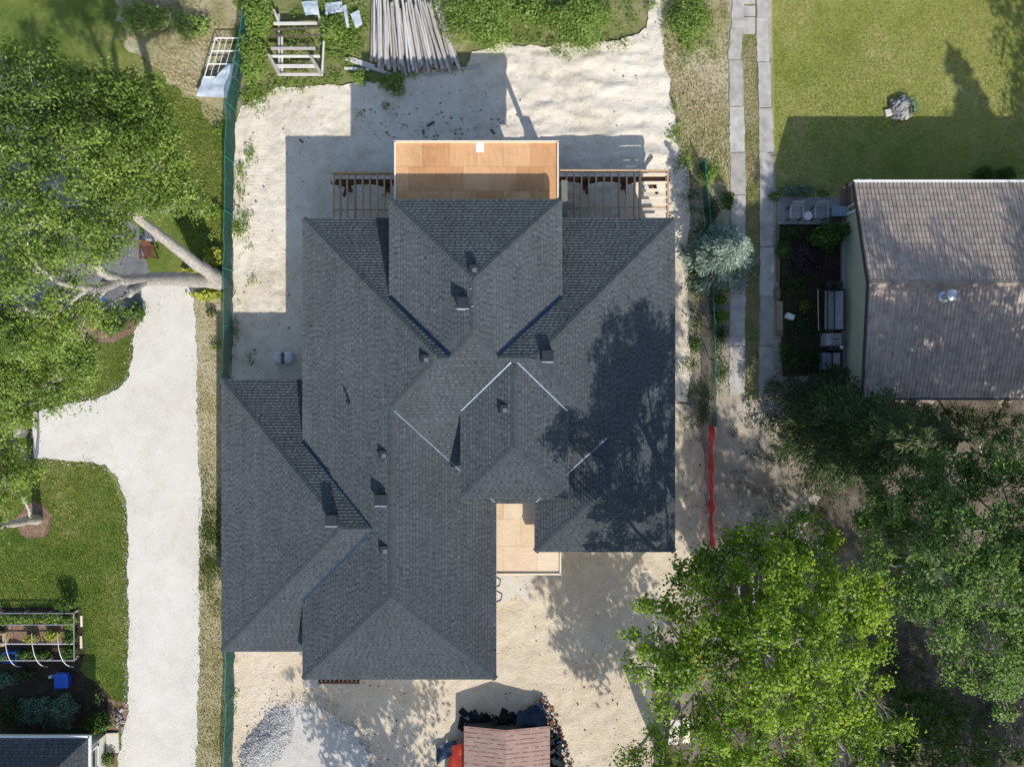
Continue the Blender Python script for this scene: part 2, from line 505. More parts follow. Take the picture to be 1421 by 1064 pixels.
L['dryblade'] = leaf_mat("dry_blade", [(0, (.16, .20, .05)), (.35, (.36, .33, .15)), (.7, (.52, .45, .27)), (1, (.70, .62, .45))], trans=.2)


def fabric_mat(name, c, dens, scale):
    """woven barrier mesh: part of the light goes through between the threads"""
    m, nt, bs = new_mat(name)
    v = obj_vec(nt)
    f = noise_out(nt, v, scale, 3)
    nt.links.new(ramp(nt, f, [(.3, tuple(x * .7 for x in c)), (.7, c)]), bs.inputs["Base Color"])
    bs.inputs["Roughness"].default_value = .7
    bs.inputs["Specular IOR Level"].default_value = .15
    tr = nt.nodes.new("ShaderNodeBsdfTransparent")
    tl = nt.nodes.new("ShaderNodeBsdfTranslucent")
    tl.inputs[0].default_value = (*c, 1)
    mx0 = nt.nodes.new("ShaderNodeMixShader")
    mx0.inputs[0].default_value = .35
    nt.links.new(bs.outputs[0], mx0.inputs[1])
    nt.links.new(tl.outputs[0], mx0.inputs[2])
    mx = nt.nodes.new("ShaderNodeMixShader")
    mx.inputs[0].default_value = dens
    nt.links.new(tr.outputs[0], mx.inputs[1])
    nt.links.new(mx0.outputs[0], mx.inputs[2])
    nt.links.new(mx.outputs[0], nt.nodes["Material Output"].inputs[0])
    return m


M['mesh_green'] = fabric_mat("green_privacy_mesh", (.045, .135, .13), .72, 3)
M['mesh_green2'] = fabric_mat("dark_green_mesh", (.008, .075, .05), .7, 3)
M['mesh_red'] = fabric_mat("red_snow_fence_mesh", (.80, .03, .04), .82, 5)
# ------------------------------------------------------------------ the ground and its covers
def inside_mask(poly, pts):
    x, y = pts[:, 0], pts[:, 1]
    n = len(poly)
    c = np.zeros(len(pts), bool)
    for i in range(n):
        x1, y1 = poly[i]
        x2, y2 = poly[(i + 1) % n]
        cond = (y1 > y) != (y2 > y)
        with np.errstate(divide='ignore', invalid='ignore'):
            xi = (x2 - x1) * (y - y1) / (y2 - y1 + 1e-12) + x1
        c ^= cond & (x < xi)
    return c


def ragged(poly, step=.16, amp=.12, seed=0, freq=1.3):
    """polygon in metres with a natural, uneven outline"""
    out = []
    n = len(poly)
    for i in range(n):
        a, b = Vector(poly[i]), Vector(poly[(i + 1) % n])
        d = b - a
        k = max(1, int(d.length / step))
        nrm = Vector((-d.y, d.x)).normalized() if d.length > 0 else Vector((0, 0))
        for j in range(k):
            p = a + d * (j / k)
            w = noise.noise((p.x * freq + seed, p.y * freq, seed * 1.7)) + .5 * noise.noise((p.x * freq * 3.5 + seed, p.y * freq * 3.5, 3.1))
            out.append(tuple(p + nrm * (w * amp)))
    return out


def relief(x, y, amp):
    if amp <= 0: return 0
    p = Vector((x * .55, y * .55, 1.3))
    return amp * (noise.fractal(p, 1.0, 2.0, 4) * .8 + .9)


POLY = {}


def px_poly(pts):
    return [tuple(at(a, b).xy) for a, b in pts]


def sheet(name, pts_px, z, m, amp=.12, cell=None, rel=0.0, seed=0, heightf=None, step=.16, freq=1.3):
    poly = px_poly(pts_px)
    POLY.setdefault(name, []).append(poly)
    out = ragged(poly, step, amp, seed, freq)
    coords = [Vector(p) for p in out]
    if cell:
        arr = np.array(out)
        x0, y0 = arr.min(0)
        x1, y1 = arr.max(0)
        gx, gy = np.meshgrid(np.arange(x0, x1, cell), np.arange(y0, y1, cell))
        g = np.stack([gx.ravel(), gy.ravel()], 1)
        g += RNG.uniform(-cell * .25, cell * .25, g.shape)
        g = g[inside_mask(out, g)]
        coords += [Vector(p) for p in g]
    edges = [(i, (i + 1) % len(out)) for i in range(len(out))]
    vs_, es, fs, *_ = delaunay_2d_cdt(coords, edges, [], 2 if not cell else 2, 1e-5)
    cen = np.array([np.mean([vs_[i] for i in f], axis=0) for f in fs])
    keep = inside_mask(out, cen)
    verts = []
    for p in vs_:
        zz = z
        if heightf: zz += heightf(p.x, p.y)
        elif rel: zz += relief(p.x, p.y, rel)
        verts.append((p.x, p.y, zz))
    faces = []
    for f, k in zip(fs, keep):
        if not k: continue
        a, b, c = (Vector(verts[i]) for i in f[:3])
        faces.append(f if (b - a).cross(c - a).z > 0 else tuple(reversed(f)))
    o = add_mesh(name, verts, faces, m, smooth=True)
    o["kind"] = "structure"
    return o


g = MB()
g.poly([(-400, -400, 0), (400, -400, 0), (400, 400, 0), (-400, 400, 0)])
tag(g.build("ground", M['dirt']), kind="structure")

FX = 1640
# lawns and rough ground
sheet("lawn", [(-260, -160), (352, -160), (330, 150), (322, 300), (322, 1120), (-260, 1120)], .004, M['lawn'], .02)
sheet("lawn", [(1069, -160), (FX, -160), (FX, 306), (1160, 306), (1160, 275), (1077, 272), (1072, 150)], .004, M['lawn_dry'], .03)
sheet("rough_ground", [(345, -160), (930, -160), (930, 60), (700, 75), (640, 105), (480, 130), (335, 170)], .004, M['rough_grass'], .15)
sheet("grass_verge", [(915, -160), (1016, -160), (1011, 90), (1014, 300), (1018, 420), (960, 420), (945, 230), (932, 120), (905, 30)], .006, M['dry_grass'], .2)
sheet("grass_strip", [(1030, -160), (1048, -160), (1051, 90), (1055, 300), (1052, 555), (1033, 555), (1035, 300), (1029, 90)], .006, M['rough_grass'], .04)
sheet("bed_soil", [(6, 867), (92, 867), (92, 893), (6, 893)], .014, M['mulch'], .08, seed=31)
sheet("gravel_spread", [(380, 985), (420, 972), (455, 985), (490, 1010), (515, 1050), (520, 1120), (330, 1120), (350, 1040)], .092, M['palegravel'], .35, seed=33, step=.07, freq=1.8)
sheet("grass_verge", [(268, 396), (322, 396), (322, 1120), (270, 1120), (276, 900), (274, 600)], .008, M['dry_grass'], .12, seed=5)
sheet("rough_ground", [(150, -160), (340, -160), (318, 160), (300, 175), (262, 135), (215, 100), (170, 60)], .008, M['dry_grass'], .5, seed=9)
sheet("woodland_floor", [(1085, 545), (1090, 520), (1160, 515), (1200, 552), (FX, 545), (FX, 1200), (900, 1200), (905, 1040), (950, 900), (985, 830), (1090, 770), (1135, 700), (1110, 610)], .006, M['litter'], .9, seed=3, step=.1, freq=1.0)
sheet("garden_bed", [(1079, 312), (1166, 312), (1168, 520), (1085, 522)], .010, M['soil'], .05, seed=2)
sheet("garden_bed", [(-60, 842), (112, 842), (118, 905), (110, 930), (150, 960), (168, 985), (160, 1024), (-60, 1024)], .008, M['soil'], .12, seed=4)
sheet("mulch_bed", [(110, 430), (195, 428), (202, 448), (186, 462), (160, 474), (128, 476), (108, 468)], .008, M['mulch'], .08, seed=6)
sheet("mulch_bed", [(20, 722), (30, 706), (48, 694), (62, 698), (72, 715), (70, 735), (60, 746), (45, 748), (30, 742)], .009, M['mulch'], .06, seed=8)
sheet("mulch_bed", [(150, 968), (180, 975), (180, 1015), (150, 1012)], .012, M['mulch'], .1, seed=12)
sheet("mulch_bed", [(146, 1044), (185, 1042), (185, 1120), (146, 1120)], .012, M['mulch'], .1, seed=13)
# gravel drive with its turning bay, and the parking pad under the big trees
sheet("gravel_driveway", [(196, 394), (268, 394), (274, 500), (274, 600), (281, 705), (276, 800), (277, 900), (274, 1000), (270, 1120), (160, 1120), (166, 1045), (178, 985), (179, 850), (178, 720),
      (174, 690), (162, 662), (146, 643), (118, 641), (48, 635), (45, 600), (47, 572), (98, 560), (135, 554), (165, 540), (180, 520), (186, 490), (187, 460), (200, 440)], .014, M['gravel'], .11, cell=.35, rel=.03, seed=1, step=.07, freq=2.6)
sheet("parking_pad", [(-260, 40), (-20, 60), (70, 120), (120, 250), (205, 330), (203, 440), (110, 440), (-20, 430), (-260, 440)], .010, M['asphalt'], .2, seed=7)

# construction sand: wheel ruts run east-west across the back yard
def sand_h(x, y):
    h = relief(x, y, .05)
    if 8 < y < 18 and -2 < x < 9:
        wv = math.sin(y * 5.2 + 1.2 * noise.noise((x * .4, y * .4, 2))) * .5 + .5
        fade = min(1, (y - 8) / 2, (18 - y) / 2, (x + 2) / 2, (9 - x) / 1.5)
        h += .11 * wv * fade * (0.5 + noise.noise((x * .8, y * .8, 5)))
        h += .13 * max(0, noise.noise((x * .9 + 4, y * 2.6, 9))) * fade
    h += .035 * noise.noise((x * 2.3, y * 3.1, 7)) + .02 * noise.noise((x * 5.3, y * 6.1, 3))
    return max(h, .002)


sheet("sand_yard", [(333, 150), (352, 138), (390, 122), (440, 120), (500, 118), (560, 104), (600, 100), (645, 92), (655, 72), (700, 62), (760, 64), (860, 60), (898, 40), (890, -160), (914, -160), (918, 40), (922, 90), (930, 140),
      (936, 185), (948, 232), (958, 262), (955, 320), (955, 560), (322, 560), (324, 300), (326, 200)], .016, M['sand'], .20, cell=.13, heightf=sand_h, seed=11)
sheet("front_yard", [(324, 561), (955, 561), (975, 600), (982, 700), (985, 770), (950, 800), (915, 880), (905, 960), (910, 1060), (905, 1150), (318, 1150), (325, 900)], .018, M['sand_front'], .2, cell=.2, heightf=sand_h, seed=14)

# two wheel tracks of cast concrete slabs beside the lawn
track = thing("concrete_track", "two parallel strips of pale concrete slabs running beside the lawn", "driveway", at(1040, 270))
def slab(x0, x1, y0, y1, z=.05, tilt=0, skew=0.0):
    mb = MB()
    gp = .5
    a, b, c, d = at(x0 + skew, y1 - gp), at(x1 + skew, y1 - gp), at(x1, y0 + gp), at(x0, y0 + gp)
    zt = z + random.uniform(-.008, .008)
    top = [Vector((p.x, p.y, zt + random.uniform(-.006, .006))) for p in (a, b, c, d)]
    ring = []
    for i in range(4):
        u, v = top[i], top[(i + 1) % 4]
        k = max(2, int((v - u).length / .22))
        for j in range(k):
            q = u.lerp(v, j / k)
            if j: q = q + Vector((random.gauss(0, .018), random.gauss(0, .018), 0))
            ring.append(q)
    mb.poly(ring)
    for i in range(len(ring)):
        p, q = ring[i], ring[(i + 1) % len(ring)]
        mb.poly([(p.x, p.y, -.05), (q.x, q.y, -.05), q, p])
    mb.build("concrete_slab", M['concrete'], track)
def edge(tbl, y):
    for (ya, xa), (yb, xb) in zip(tbl, tbl[1:]):
        if ya <= y <= yb: return xa + (xb - xa) * (y - ya) / (yb - ya)
    return tbl[-1][1]
EL = [(-60, 1019), (0, 1017), (30, 1015), (90, 1010), (300, 1014), (560, 1012)]
ER = [(-60, 1052), (0, 1050), (90, 1051), (180, 1053), (300, 1055), (560, 1053)]
for ys, tbl, w in (([-60, -14, 27, 40, 84, 148, 212, 271, 340, 408, 480, 548], EL, (16, 21)), ([-60, -12, 25, 87, 150, 212, 278, 343, 411, 480, 552], ER, (15, 19))):
    for y0, y1 in zip(ys, ys[1:]):
        ww = w[0] + (w[1] - w[0]) * min(1, max(0, y0 + 10) / 150)
        x0, x1_ = edge(tbl, y0), edge(tbl, y1)
        slab(x0 + random.uniform(-1, 1) * .8, x0 + ww + random.uniform(-.6, .6), y0, y1, skew=(x1_ - x0))
for y0, y1 in ((-40, 6), (8, 23), (24, 48)):
    slab(1031, 1047.5, y0, y1, z=.046)

# ------------------------------------------------------------------ the big house under construction
# Hip blocks: west, east, south, north eave lines, eave height, pitch, and the ends that run into a higher block
house = thing("house", "large new house under construction with a dark grey shingled hip roof of many wings", "house", (0, 0, 0))


class Block:
    def __init__(s, x0, x1, y0, y1, z, p, gable=(), cut=None):
        s.x0, s.x1, s.y0, s.y1, s.z, s.p, s.g = x0, x1, y0, y1, z, p, set(gable)
        s.planes = {}
        if 'W' not in s.g: s.planes['W'] = lambda x, y: z + p * (x - x0)
        if 'E' not in s.g: s.planes['E'] = lambda x, y: z + p * (x1 - x)
        if 'S' not in s.g: s.planes['S'] = lambda x, y: z + p * (y - y0)
        if 'N' not in s.g: s.planes['N'] = lambda x, y: z + p * (y1 - y)

    def h(s, x, y):
        if x < s.x0 or x > s.x1 or y < s.y0 or y > s.y1: return -9
        return min(f(x, y) for f in s.planes.values())

    def faces(s):
        """roof faces {side: polygon from the eave, anticlockwise seen from above}, and hip / ridge lines"""
        x0, x1, y0, y1, z, p = s.x0, s.x1, s.y0, s.y1, s.z, s.p
        wx, wy = x1 - x0, y1 - y0
        if 'E' in s.g or 'W' in s.g or (wx > wy and not ('N' in s.g or 'S' in s.g)):
            hf = wy / 2
            yc = (y0 + y1) / 2
            a = Vector((x0 + (0 if 'W' in s.g else hf), yc, z + p * hf))
            b = Vector((x1 - (0 if 'E' in s.g else hf), yc, z + p * hf))
            F = {'S': [Vector((x0, y0, z)), Vector((x1, y0, z)), b, a], 'N': [Vector((x1, y1, z)), Vector((x0, y1, z)), a, b]}
            if 'W' not in s.g: F['W'] = [Vector((x0, y1, z)), Vector((x0, y0, z)), a]
            if 'E' not in s.g: F['E'] = [Vector((x1, y0, z)), Vector((x1, y1, z)), b]
            lines = [(a, b, 'S', 'N')]
            if 'W' not in s.g: lines += [(Vector((x0, y0, z)), a, 'W', 'S'), (Vector((x0, y1, z)), a, 'W', 'N')]
            if 'E' not in s.g: lines += [(Vector((x1, y0, z)), b, 'E', 'S'), (Vector((x1, y1, z)), b, 'E', 'N')]
        else:
            hf = wx / 2
            xc = (x0 + x1) / 2
            a = Vector((xc, y0 + (0 if 'S' in s.g else hf), z + p * hf))
            b = Vector((xc, y1 - (0 if 'N' in s.g else hf), z + p * hf))
            F = {'W': [Vector((x0, y1, z)), Vector((x0, y0, z)), a, b], 'E': [Vector((x1, y0, z)), Vector((x1, y1, z)), b, a]}
            if 'S' not in s.g: F['S'] = [Vector((x0, y0, z)), Vector((x1, y0, z)), a]
            if 'N' not in s.g: F['N'] = [Vector((x1, y1, z)), Vector((x0, y1, z)), b]
            lines = [(a, b, 'W', 'E')]
            if 'S' not in s.g: lines += [(Vector((x0, y0, z)), a, 'W', 'S'), (Vector((x1, y0, z)), a, 'E', 'S')]
            if 'N' not in s.g: lines += [(Vector((x0, y1, z)), b, 'W', 'N'), (Vector((x1, y1, z)), b, 'E', 'N')]
        return F, lines


EPS = .002
yS_A = -5.29
BL = {}
BL['main'] = Block(-9.25, 7.20, yS_A, 7.30, 4.0, .492)
BL['south'] = Block(-9.25, -.71, -13.06, -.6, 4.0 + EPS, .492, 'N')
BL['garage'] = Block(-13.37, -5.3, -12.33, .17, 2.70, .48, 'E')
zD = 5.80
BL['north'] = Block(-5.10, 2.05, yS_A + (zD - 4.0) / .492 - EPS / .492 * 1.0, 7.66, zD, .492)
BL['entry'] = Block(-2.11, 2.30, -4.72, .75, 6.03, .462, 'N')
BL['east'] = Block(1.02, 7.20 + .0, -7.43, -1.6, 4.0 + EPS, .492, 'N')
EXPO = .143
SIDE_UP = {'W': Vector((1, 0, 0)), 'E': Vector((-1, 0, 0)), 'S': Vector((0, 1, 0)), 'N': Vector((0, -1, 0))}


def clip_poly(poly, a, b, c):
    """keep the side a*x+b*y<=c of a 2D polygon"""
    out = []
    n = len(poly)
    for i in range(n):
        p, q = poly[i], poly[(i + 1) % n]
        dp, dq = a * p[0] + b * p[1] - c, a * q[0] + b * q[1] - c
        if dp <= 0: out.append(p)
        if (dp < 0 < dq) or (dq < 0 < dp):
            t = dp / (dp - dq)
            out.append((p[0] + (q[0] - p[0]) * t, p[1] + (q[1] - p[1]) * t))
    return out


def coplanar(b, x, y, z, up, p):
    if abs(b.h(x, y) - z) > .03: return False
    n = 0
    for dx, dy in ((.25, 0), (-.25, 0), (0, .25), (0, -.25)):
        if abs(b.h(x + dx, y + dy) - (z + p * (up.x * dx + up.y * dy))) < .02: n += 1
    return n >= 4


def shingle_face(poly3, up_h, p, me, rs, width=(.11, .19), others=(), yields=()):
    """courses of laminated shingle tabs over one roof plane; appended to me = (verts, faces, tones)"""
    V, F, T = me
    cosa = 1 / math.sqrt(1 + p * p)
    vdir = Vector((up_h.x * cosa, up_h.y * cosa, p * cosa))
    udir = Vector((up_h.y, -up_h.x, 0))
    nrm = udir.cross(vdir)
    if nrm.z < 0: nrm = -nrm
    o = poly3[0]
    P2 = [((q - o).dot(udir), (q - o).dot(vdir)) for q in poly3]
    area = sum(P2[i][0] * P2[(i + 1) % len(P2)][1] - P2[(i + 1) % len(P2)][0] * P2[i][1] for i in range(len(P2)))
    if area < 0: P2 = P2[::-1]
    HP = []
    for i in range(len(P2)):
        a, b = P2[i], P2[(i + 1) % len(P2)]
        nx, ny = b[1] - a[1], -(b[0] - a[0])
        l = math.hypot(nx, ny)
        HP.append((nx / l, ny / l, (nx * a[0] + ny * a[1]) / l))
    vmax = max(q[1] for q in P2)
    j = 0
    while j * EXPO < vmax - .01:
        v0, v1 = j * EXPO - (.012 if j == 0 else 0), min((j + 1) * EXPO, vmax)
        strip = clip_poly(clip_poly(P2, 0, -1, -j * EXPO), 0, 1, v1)
        j += 1
        if len(strip) < 3: continue
        ua, ub = min(q[0] for q in strip), max(q[0] for q in strip)
        # dark strip: printed band and painted shadow line under the next course's butts
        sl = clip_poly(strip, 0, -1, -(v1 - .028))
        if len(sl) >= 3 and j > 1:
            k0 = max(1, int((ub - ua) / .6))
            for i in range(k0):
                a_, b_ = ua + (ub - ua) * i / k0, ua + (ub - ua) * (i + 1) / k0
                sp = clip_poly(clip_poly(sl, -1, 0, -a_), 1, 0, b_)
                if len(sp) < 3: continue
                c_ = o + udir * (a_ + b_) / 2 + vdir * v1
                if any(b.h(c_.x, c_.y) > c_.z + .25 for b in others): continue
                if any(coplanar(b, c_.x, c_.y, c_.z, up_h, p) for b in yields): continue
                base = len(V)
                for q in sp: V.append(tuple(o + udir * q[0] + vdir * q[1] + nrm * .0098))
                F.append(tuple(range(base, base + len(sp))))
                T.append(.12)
        u = ua - rs.uniform(0, .3)
        course = rs.gauss(0, .035)
        thick = rs.random() < .5
        while u < ub:
            w = rs.uniform(*width) if thick else rs.uniform(width[0] * .6, width[1] * .62)
            u0, u1 = u, u + w
            u = u1
            pts = [(u0, v0), (u1, v0), (u1, v1), (u0, v1)]
            for (a, b, c) in HP:
                if b < -.99: continue
                if any(a * q[0] + b * q[1] > c for q in pts): pts = clip_poly(pts, a, b, c)
            if len(pts) >= 3:
                cu = sum(q[0] for q in pts) / len(pts)
                cv = sum(q[1] for q in pts) / len(pts)
                wp = o + udir * cu + vdir * cv
                if not any(b.h(wp.x, wp.y) > wp.z + .25 for b in others) and not any(coplanar(b, wp.x, wp.y, wp.z, up_h, p) for b in yields):
                    t = (.019 if thick else .013)
                    base = len(V)
                    for q in pts:
                        hgt = .003 + t * max(0.0, 1 - (q[1] - v0) / (v1 - v0 + 1e-6)) + .002
                        V.append(tuple(o + udir * q[0] + vdir * q[1] + nrm * hgt))
                    F.append(tuple(range(base, base + len(pts))))
                    tone = (.58 if thick else .34) + course + rs.gauss(0, .10)
                    T.append(min(1, max(0, tone)))
                    if abs(pts[0][1] - v0) < 1e-6 and abs(pts[1][1] - v0) < 1e-6:
                        b2 = len(V)
                        V.append(tuple(o + udir * pts[0][0] + vdir * v0))
                        V.append(tuple(o + udir * pts[1][0] + vdir * v0))
                        F.append((b2, b2 + 1, base + 1, base))
                        T.append(.05)
            thick = not thick
    return


def cap_line(a, b, sa, sb, p, me, rs, others):
    V, F, T = me
    d = b - a
    ln = d.length
    dh = d.normalized()
    da, db = -SIDE_UP[sa], -SIDE_UP[sb]
    def down(side):
        # direction in that roof plane, square to the line, pointing away from it
        up = SIDE_UP[side]
        vdir = Vector((up.x, up.y, p)).normalized()
        udir = Vector((up.y, -up.x, 0))
        n = udir.cross(vdir)
        if n.z < 0: n = -n
        q = n.cross(dh).normalized()
        if q.z > 0.0001: q = -q
        elif abs(q.z) <= 0.0001 and q.dot(-up) < 0: q = -q
        return q, n
    (qa, na), (qb, nb) = down(sa), down(sb)
    k = int(ln / EXPO)
    for i in range(k):
        t0, t1 = i * EXPO, min(ln, (i + 1) * EXPO + .02)
        c0, c1 = a + dh * t0, a + dh * t1
        mid = (c0 + c1) / 2
        if any(o.h(mid.x, mid.y) > mid.z - .05 for o in others): continue
        w = .145 + rs.uniform(-.01, .01)
        r0, r1 = .034, .018
        up = Vector((0, 0, 1))
        b0 = len(V)
        for c, r in ((c0, r0), (c1, r1)):
            V += [tuple(c + qa * w + na * (r * .8)), tuple(c + up * r), tuple(c + qb * w + nb * (r * .8))]
        F += [(b0, b0 + 1, b0 + 4, b0 + 3), (b0 + 1, b0 + 2, b0 + 5, b0 + 4)]
        F += [(b0, b0 + 1, b0 + 1, b0)] if False else []
        tn = min(1, max(0, .45 + rs.gauss(0, .25)))
        T += [tn, tn]


rs = random.Random(5)
roofs = {}
for key, bl in BL.items():
    F, lines = bl.faces()
    others = [b for k, b in BL.items() if k != key]
    mb = MB()
    low = .02
    for side, poly in F.items():
        mb.poly([q - Vector((0, 0, low)) for q in poly])
    zb = bl.z - .20
    cs = [(bl.x0, bl.y0), (bl.x1, bl.y0), (bl.x1, bl.y1), (bl.x0, bl.y1)]
    mb.poly([(x, y, zb) for x, y in reversed(cs)])
    roof = mb.build("roof", M['underlay'], house)
    roofs[key] = roof
    fb = MB()
    eav = {'W': ((bl.x0, bl.y0), (bl.x0, bl.y1)), 'E': ((bl.x1, bl.y0), (bl.x1, bl.y1)), 'S': ((bl.x0, bl.y0), (bl.x1, bl.y0)), 'N': ((bl.x0, bl.y1), (bl.x1, bl.y1))}
    for side in F:
        (xa, ya), (xb, yb) = eav[side]
        up = SIDE_UP[side]
        if key in ('south',) and side == 'W': yb = -5.4
        if key == 'east' and side == 'E': yb = -5.4
        if key == 'south' and side == 'W': xa = xb = xa - .002
        off = -up * .013
        if key == 'north' and side == 'S': continue
        fb.beam((xa + off.x, ya + off.y, bl.z - .105), (xb + off.x, yb + off.y, bl.z - .105), .026, .19)
    fb.build("fascia", M['fascia'], roof)
    me = ([], [], [])
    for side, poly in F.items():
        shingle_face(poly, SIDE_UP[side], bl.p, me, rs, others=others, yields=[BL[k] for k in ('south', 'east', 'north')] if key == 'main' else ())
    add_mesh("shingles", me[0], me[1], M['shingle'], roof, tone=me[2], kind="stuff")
    mc = ([], [], [])
    for (a, b, sa, sb) in lines:
        cap_line(a, b, sa, sb, bl.p, mc, rs, others)
    if mc[0]: add_mesh("ridge_cap", mc[0], mc[1], M['cap'], roof, tone=mc[2], kind="stuff")

# open metal valleys where two planes meet
def roof_z(x, y):
    return max(b.h(x, y) for b in BL.values())


def valley(a, b, bright, b1, b2):
    """a, b: plan points of a valley line, low end first"""
    def vz(x, y): return max(b1.h(x, y), b2.h(x, y))
    pa = Vector((a[0], a[1], vz(*a)))
    pb = Vector((b[0], b[1], vz(*b)))
    d = (pb - pa).normalized()
    side = Vector((d.y, -d.x, 0)).normalized()
    w = .030 if bright else .085
    lift = .052 if bright else .030
    n = 24
    mb = MB()
    rows = []
    for i in range(n + 1):
        c = pa.lerp(pb, i / n)
        r = []
        for t in (-1, -.12, 0, .12, 1):
            q = c + side * (w * t)
            z = max(vz(q.x, q.y), c.z - .0) + (lift if abs(t) == 1 else lift - .004 if t else lift + .015)
            r.append((q.x, q.y, z))
        rows.append(r)
    for i in range(n):
        for j in range(4):
            mb.poly([rows[i][j], rows[i][j + 1], rows[i + 1][j + 1], rows[i + 1][j]])
    mb.build("valley_flashing", M['flash_edge'] if bright else M['flash'], house)


A_, B_, C_, D_, E_, G_ = (BL[k] for k in ('main', 'south', 'garage', 'north', 'entry', 'east'))
def meet(f, g_, x=None, y=None, lo=0, hi=0):
    """root along one axis of f-g between lo and hi"""
    for _ in range(50):
        mid = (lo + hi) / 2
        v = (f(mid, y) - g_(mid, y)) if x is None else (f(x, mid) - g_(x, mid))
        v0 = (f(lo, y) - g_(lo, y)) if x is None else (f(x, lo) - g_(x, lo))
        if v * v0 <= 0: hi = mid
        else: lo = mid
    return (lo + hi) / 2


p_ = .492
# north wing against the main north slope (both sides)
for sx in (-1, 1):
    xe = D_.x0 if sx < 0 else D_.x1
    ye = A_.y1 - (D_.z - A_.z) / p_
    xm = (D_.x0 + D_.x1) / 2
    # where the main ridge is reached
    zr = A_.z + p_ * (A_.y1 - A_.y0) / 2
    xr = (D_.x0 + (zr - D_.z) / p_) if sx < 0 else (D_.x1 - (zr - D_.z) / p_)
    yr = (A_.y0 + A_.y1) / 2
    valley((xe, ye - .02), (xr, yr + .12), False, A_, D_)
# garage against the main west slope
xcr = A_.x0 + (C_.z + C_.p * (C_.y1 - C_.y0) / 2 - A_.z) / p_
yc = (C_.y0 + C_.y1) / 2
valley((A_.x0 + .02, C_.y1 - (A_.z - C_.z) / C_.p), (xcr - .06, yc + .10), False, A_, C_)
valley((A_.x0 + .02, C_.y0 + (A_.z - C_.z) / C_.p), (xcr - .06, yc - .10), False, A_, C_)
# south wing east slope against the main south slope
zb = B_.z + p_ * (B_.x1 - B_.x0) / 2
valley((B_.x1 - .05, A_.y0 + .05), ((B_.x0 + B_.x1) / 2 + .1, A_.y0 + (zb - A_.z) / p_ - .1), True, A_, B_)
# entry wing against the main south slope
ye = A_.y0 + (E_.z - A_.z) / p_
ze = E_.z + E_.p * (E_.x1 - E_.x0) / 2
yr = A_.y0 + (ze - A_.z) / p_
xm = (E_.x0 + E_.x1) / 2
valley((E_.x0 + .02, ye + .02), (xm - .12, yr - .08), True, A_, E_)
valley((E_.x1 - .02, ye + .02), (xm + .12, yr - .08), True, A_, E_)
# east wing west slope against the main south slope
zg = G_.z + p_ * (G_.x1 - G_.x0) / 2
valley((G_.x0 + .05, A_.y0 + .05), ((G_.x0 + G_.x1) / 2 - .1, A_.y0 + (zg - A_.z) / p_ - .1), True, A_, G_)

# walls below the eaves
wb = [(-9.0, 7.12, -4.8, 7.20, 0, 3.79), (-8.75, -1.2, -12.55, -4.8, 0, 3.78), (-12.85, -8.76, -11.8, -.35, 0, 2.55), (-4.6, 1.55, 7.21, 7.45, 0, 5.58), (1.55, 7.10, -6.95, -4.8, 0, 3.78), (-1.7, 1.85, -4.3, -2.5, 3.86, 5.85)]
for x0, x1, y0, y1, z0, z1 in wb:
    w = MB()
    w.box(((x0 + x1) / 2, (y0 + y1) / 2, (z0 + z1) / 2), (x1 - x0, y1 - y0, z1 - z0))
    w.build("wall", M['housewall'], house)
# grey chase beside the north wing
w = MB()
pA, pB = at(779, 250, 3.3), at(787.5, 302, 3.3)
w.box(((pA.x + pB.x) / 2, (pA.y + 6.9) / 2, 1.65), (pB.x - pA.x, pA.y - 6.9, 3.3))
w.build("wall", simple("grey_green_block", (.20, .20, .17), (.15, .15, .13), 3, .9), house)

# flat plywood roof over the back porch, rimmed with pale lumber
zp = 4.72
def flat_roof(x0, x1, y0, y1, z, nx, ny, mat_s, rims, offs=0):
    base = MB()
    base.box(((x0 + x1) / 2, (y0 + y1) / 2, z - .13), (x1 - x0 - .02, y1 - y0 - .02, .22))
    pr = base.build("porch_roof", M['pine'], house)
    w, d = (x1 - x0) / nx, (y1 - y0) / ny
    for j in range(ny):
        xs = [x0 + .05]
        k = x0 + (w * .5 if (j + offs) % 2 else w)
        while k < x1 - .1:
            xs.append(k)
            k += w
        xs.append(x1 - .05)
        for a, b in zip(xs, xs[1:]):
            s = MB()
            s.box(((a + b) / 2, y0 + d * (j + .5), z - .009), (b - a - .008, d - .008, .018 + random.uniform(0, .004)))
            s.build("plywood_sheet", mat_s, pr)
    for (a, b) in rims:
        s = MB()
        s.beam((a[0], a[1], z - .03), (b[0], b[1], z - .03), .075, .20)
        s.build("rim_board", M['pale_wood'], pr)
    return pr


x0, y1 = at(548.5, 197, zp).xy
x1 = at(774, 197, zp).x
back = flat_roof(x0, x1, 7.25, y1, zp, 6, 3, M['ply'], [((x0 + .0, 7.7), (x0 + .0, y1)), ((x0 - .05, y1), (x1 + .05, y1)), ((x1, 7.7), (x1, y1))])
s = MB()
c = at(666, 205, zp)
s.box((c.x, c.y, zp + .012), (.36, .40, .012), .02)
s.build("paper_note", M['white'], back)
for px in (560, 764):
    s = MB()
    q = at(px, 203, zp)
    s.box((q.x, q.y, 2.2), (.18, .18, 4.4))
    s.build("post", M['redwood'], house)
# flat plywood roof over the front entry
zf = 3.0
x0, yb_ = at(688, 796, zf).xy
x1 = at(777.5, 796, zf).x
front = flat_roof(x0 - .4, x1, yb_, -4.9, zf, 2.2, 3, M['porchply'], [((x0 - .4, yb_), (x1 + .05, yb_)), ((x1, yb_), (x1, -7.0))], 1)
for px in (700, 768):
    s = MB()
    q = at(px, 790, zf)
    s.box((q.x, q.y, 1.4), (.16, .16, 2.8))
    s.build("post", M['redwood'], house)

